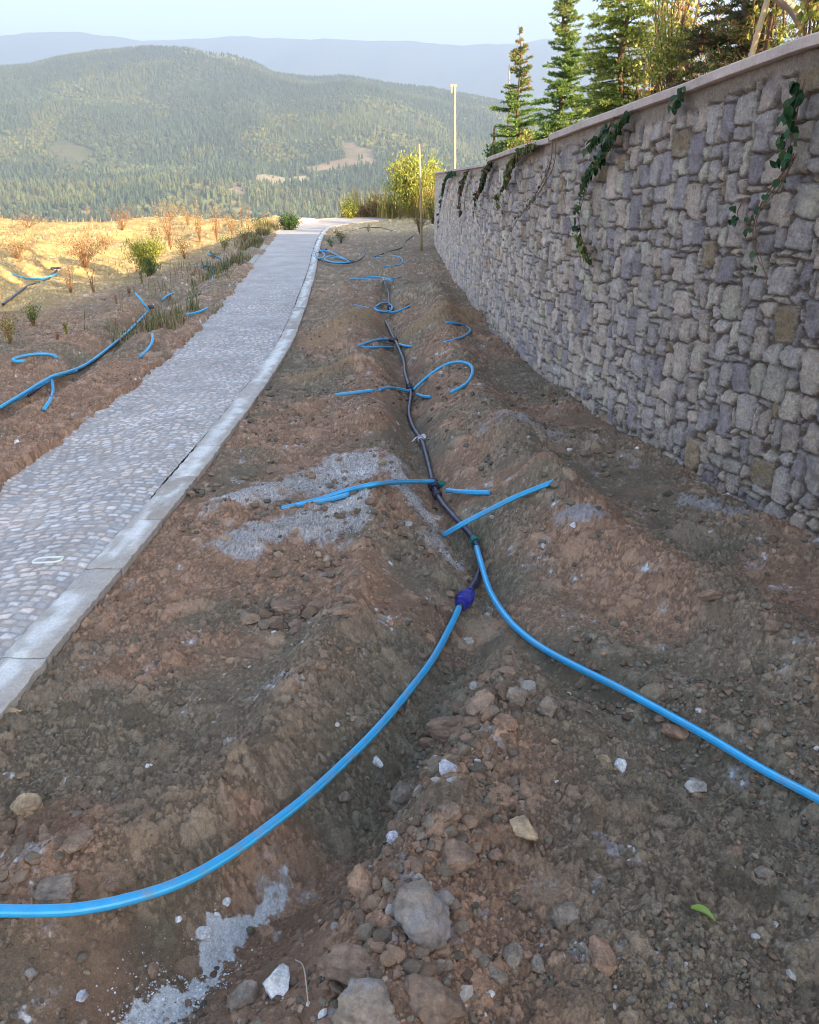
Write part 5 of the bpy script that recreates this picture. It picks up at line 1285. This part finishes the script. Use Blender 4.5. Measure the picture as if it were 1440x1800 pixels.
grass('dry_grass', 'short dry grass and weeds scattered over the sunlit left terrace', reg_crest, 6000, .16, [((.5, .36, .18), 4), ((.42, .22, .11), 3), ((.4, .38, .14), 2), ((.14, .18, .06), 1)], 122, .008)
def reg_pathside(g, n):
    Y = g.uniform(9, 32, n); X = xL(Y) - .12 - np.abs(g.normal(0, .45, n)); k = fbm(X * 1.2, Y * .8, 3, 14) > .5; return np.stack([X, Y], 1)[k]
grass('sparse_grass', 'sparse green weeds along the left edge of the far path', reg_pathside, 9000, .15, [((.1, .13, .05), 3), ((.2, .2, .08), 2), ((.3, .2, .1), 2)], 123, .005)
# white sheet and stick beside the far path
p = on_ground([(541, 390)])[0]
mb = MB(); nx, ny = 14, 10; U, Vv = np.meshgrid(np.linspace(-.5, .5, nx), np.linspace(-.35, .35, ny)); Zz = .05 + .05 * fbm(U * 5, Vv * 5, 3, 7) + .05 * (np.abs(U) < .3)
top_ = np.stack([U * .72 + .1 * Vv, Vv * .9, Zz], -1).reshape(-1, 3); i = np.arange(ny - 1)[:, None] * nx; j = np.arange(nx - 1)[None]; Q = np.stack([i + j, i + j + 1, i + nx + j + 1, i + nx + j], -1).reshape(-1, 4)
low = top_.copy(); low[:, 2] = -.03; mb.add(top_ + p, Q=Q, c=(.7, .74, .78))
rim = np.concatenate([np.arange(nx), np.arange(1, ny) * nx + nx - 1, (ny - 1) * nx + np.arange(nx - 2, -1, -1), np.arange(ny - 2, 0, -1) * nx]); q = len(rim); ii = np.arange(q)
mb.add(np.vstack([top_[rim], low[rim]]) + p, Q=np.stack([ii, ii + q, (ii + 1) % q + q, (ii + 1) % q], -1))
tag(mb.build('white_bag', M['whitepl'], smooth=False, loc=tuple(p)), 'flat white plastic sack lying beside the far path right of the ball bush', 'sack')
p = on_ground([(452, 386)])[0]; p2 = p + [.55, 0, .30]
mb = MB(); V, Q, T, u = tube_data(np.array([p, (p + p2) / 2 + [0, 0, .02], p2]), [.03, .028, .02], 8); mb.add(V, T=T, Q=Q)
tag(mb.build('dead_branch', M['bark'], loc=tuple(p)), 'dark dead branch rising from the terrace left of the ball bush', 'branch')

# ------------------------------------------------------------------ climbers hanging over the wall
def ivy(px, label, sd, n, size, cols, runners=2, spread=10, over=True):
    W = wall_at(px); g = np.random.default_rng(sd); P = spline(W, .04)
    root = thing('wall_climber', label, 'climber', tuple(P[0]), 'climbers hanging down the stone wall'); st = MB(); fo = MB(); o = P[0]
    nx = np.interp(P[:, 1], WSY, WNX); ny = np.interp(P[:, 1], WSY, WNY); N = np.stack([nx, ny, 0 * nx], 1)
    tx = np.stack([ny, -nx, 0 * nx], 1)
    for r in range(runners):
        ph = g.uniform(0, 6); s = np.linspace(0, 1, len(P)); sh = spread * (np.sin(s * 5 + ph) + .5 * np.sin(s * 11 + ph)) * (.3 + s) * (r > 0)
        Pr = P + tx * sh[:, None] + N * g.uniform(.0, .02)
        m = len(Pr) if r == 0 else int(len(Pr) * g.uniform(.55, .95)); Pr = Pr[:max(3, m)]
        stick(st, Pr - o, .0035, .0015, (.30, .17, .11), 5)
        k = max(3, int(2.4 * n / runners)); u = g.random(k)**.9 * (len(Pr) - 1.001); ii = u.astype(int); c = Pr[ii] + (Pr[ii + 1] - Pr[ii]) * (u - ii)[:, None]
        for q in range(k):
            nn = np.interp(c[q][1], WSY, WNX), np.interp(c[q][1], WSY, WNY); N1 = np.array([nn[0], nn[1], 0])
            d = np.array([g.normal(0, .6) * nn[1], -g.normal(0, .6) * nn[0], -1 + g.normal(0, .5)]) + N1 * g.uniform(.1, .6)
            sz = size * 1.2 * g.uniform(.5, 1.2); cc = np.array(cols[g.integers(len(cols))][0]) * g.uniform(.4, 1.1)
            V, Q = leaf_mesh(c[q] + N1 * g.uniform(.005, .035) + tx[0] * g.normal(0, size * .45) + [0, 0, g.normal(0, .01)] - o, d, N1 + g.normal(0, .35, 3), sz, sz * .48, .25, seg=4); fo.add(V, Q=Q, c=cc)
    st.build('stems', M['leaf'], root); fo.build('foliage', M['leaf'], root)
IV = [((.035, .10, .035), 1), ((.05, .13, .05), 1), ((.09, .16, .05), 1)]; IY = [((.2, .24, .06), 1), ((.12, .18, .05), 1), ((.3, .3, .08), 1)]; IR = [((.3, .12, .07), 1), ((.2, .16, .06), 1)]
ivy([(1130, 200), (1112, 225), (1095, 250), (1075, 285), (1052, 315), (1045, 345), (1036, 380), (1040, 410)], 'long dark ivy trail with the biggest clump, in the middle of the wall', 131, 130, .034, IV + IY[:1], 3, .03)
ivy([(1037, 395), (1042, 420), (1052, 440), (1060, 455)], 'yellowing lower tip of the long ivy trail, low on the wall', 132, 28, .035, IY, 1, .02)
ivy([(1440, 140), (1428, 190), (1418, 230), (1412, 270), (1398, 300)], 'dark large-leaved ivy at the right edge of the wall top', 133, 20, .040, IV, 3, .04)
ivy([(1420, 270), (1385, 330), (1360, 370), (1352, 400), (1358, 440), (1368, 480), (1372, 505)], 'thin bare vine with few round leaves on the right part of the wall', 134, 9, .030, IV, 4, .05)
ivy([(1330, 350), (1318, 372), (1322, 390)], 'single small twig with two green leaves on the wall face', 135, 4, .03, IV, 1, .01)
ivy([(1225, 150), (1222, 170), (1208, 190)], 'two ivy leaves creeping over the coping left of the dark conifer', 136, 9, .038, IV, 1, .02)
ivy([(965, 255), (935, 265), (915, 290), (905, 320), (890, 345), (900, 375)], 'yellow-green creeper spilling over the wall under the second spruce', 137, 200, .035, IY + IR, 5, .12)
ivy([(880, 285), (868, 300), (862, 325), (850, 350), (848, 380)], 'dense dark creeper at the step of the wall top', 138, 170, .04, IV + IR[:1], 4, .08)
ivy([(835, 298), (828, 315), (820, 345), (822, 380)], 'thin reddish creeper hanging near the far end of the wall', 139, 80, .045, IR + IV, 3, .12)
ivy([(812, 302), (795, 312), (788, 335), (782, 365), (778, 400)], 'dark green creeper trail nearest the far end of the wall', 140, 110, .05, IV, 3, .16)
ivy([(990, 245), (985, 290), (960, 340), (930, 380), (905, 420)], 'almost leafless brown vine creeping slantwise over the wall', 141, 26, .025, IR + IY[:1], 3, .10)
ivy([(1100, 205), (1085, 230), (1070, 245), (1050, 265)], 'small cluster of ivy leaves beside the long ivy trail', 142, 16, .045, IV, 2, .02)
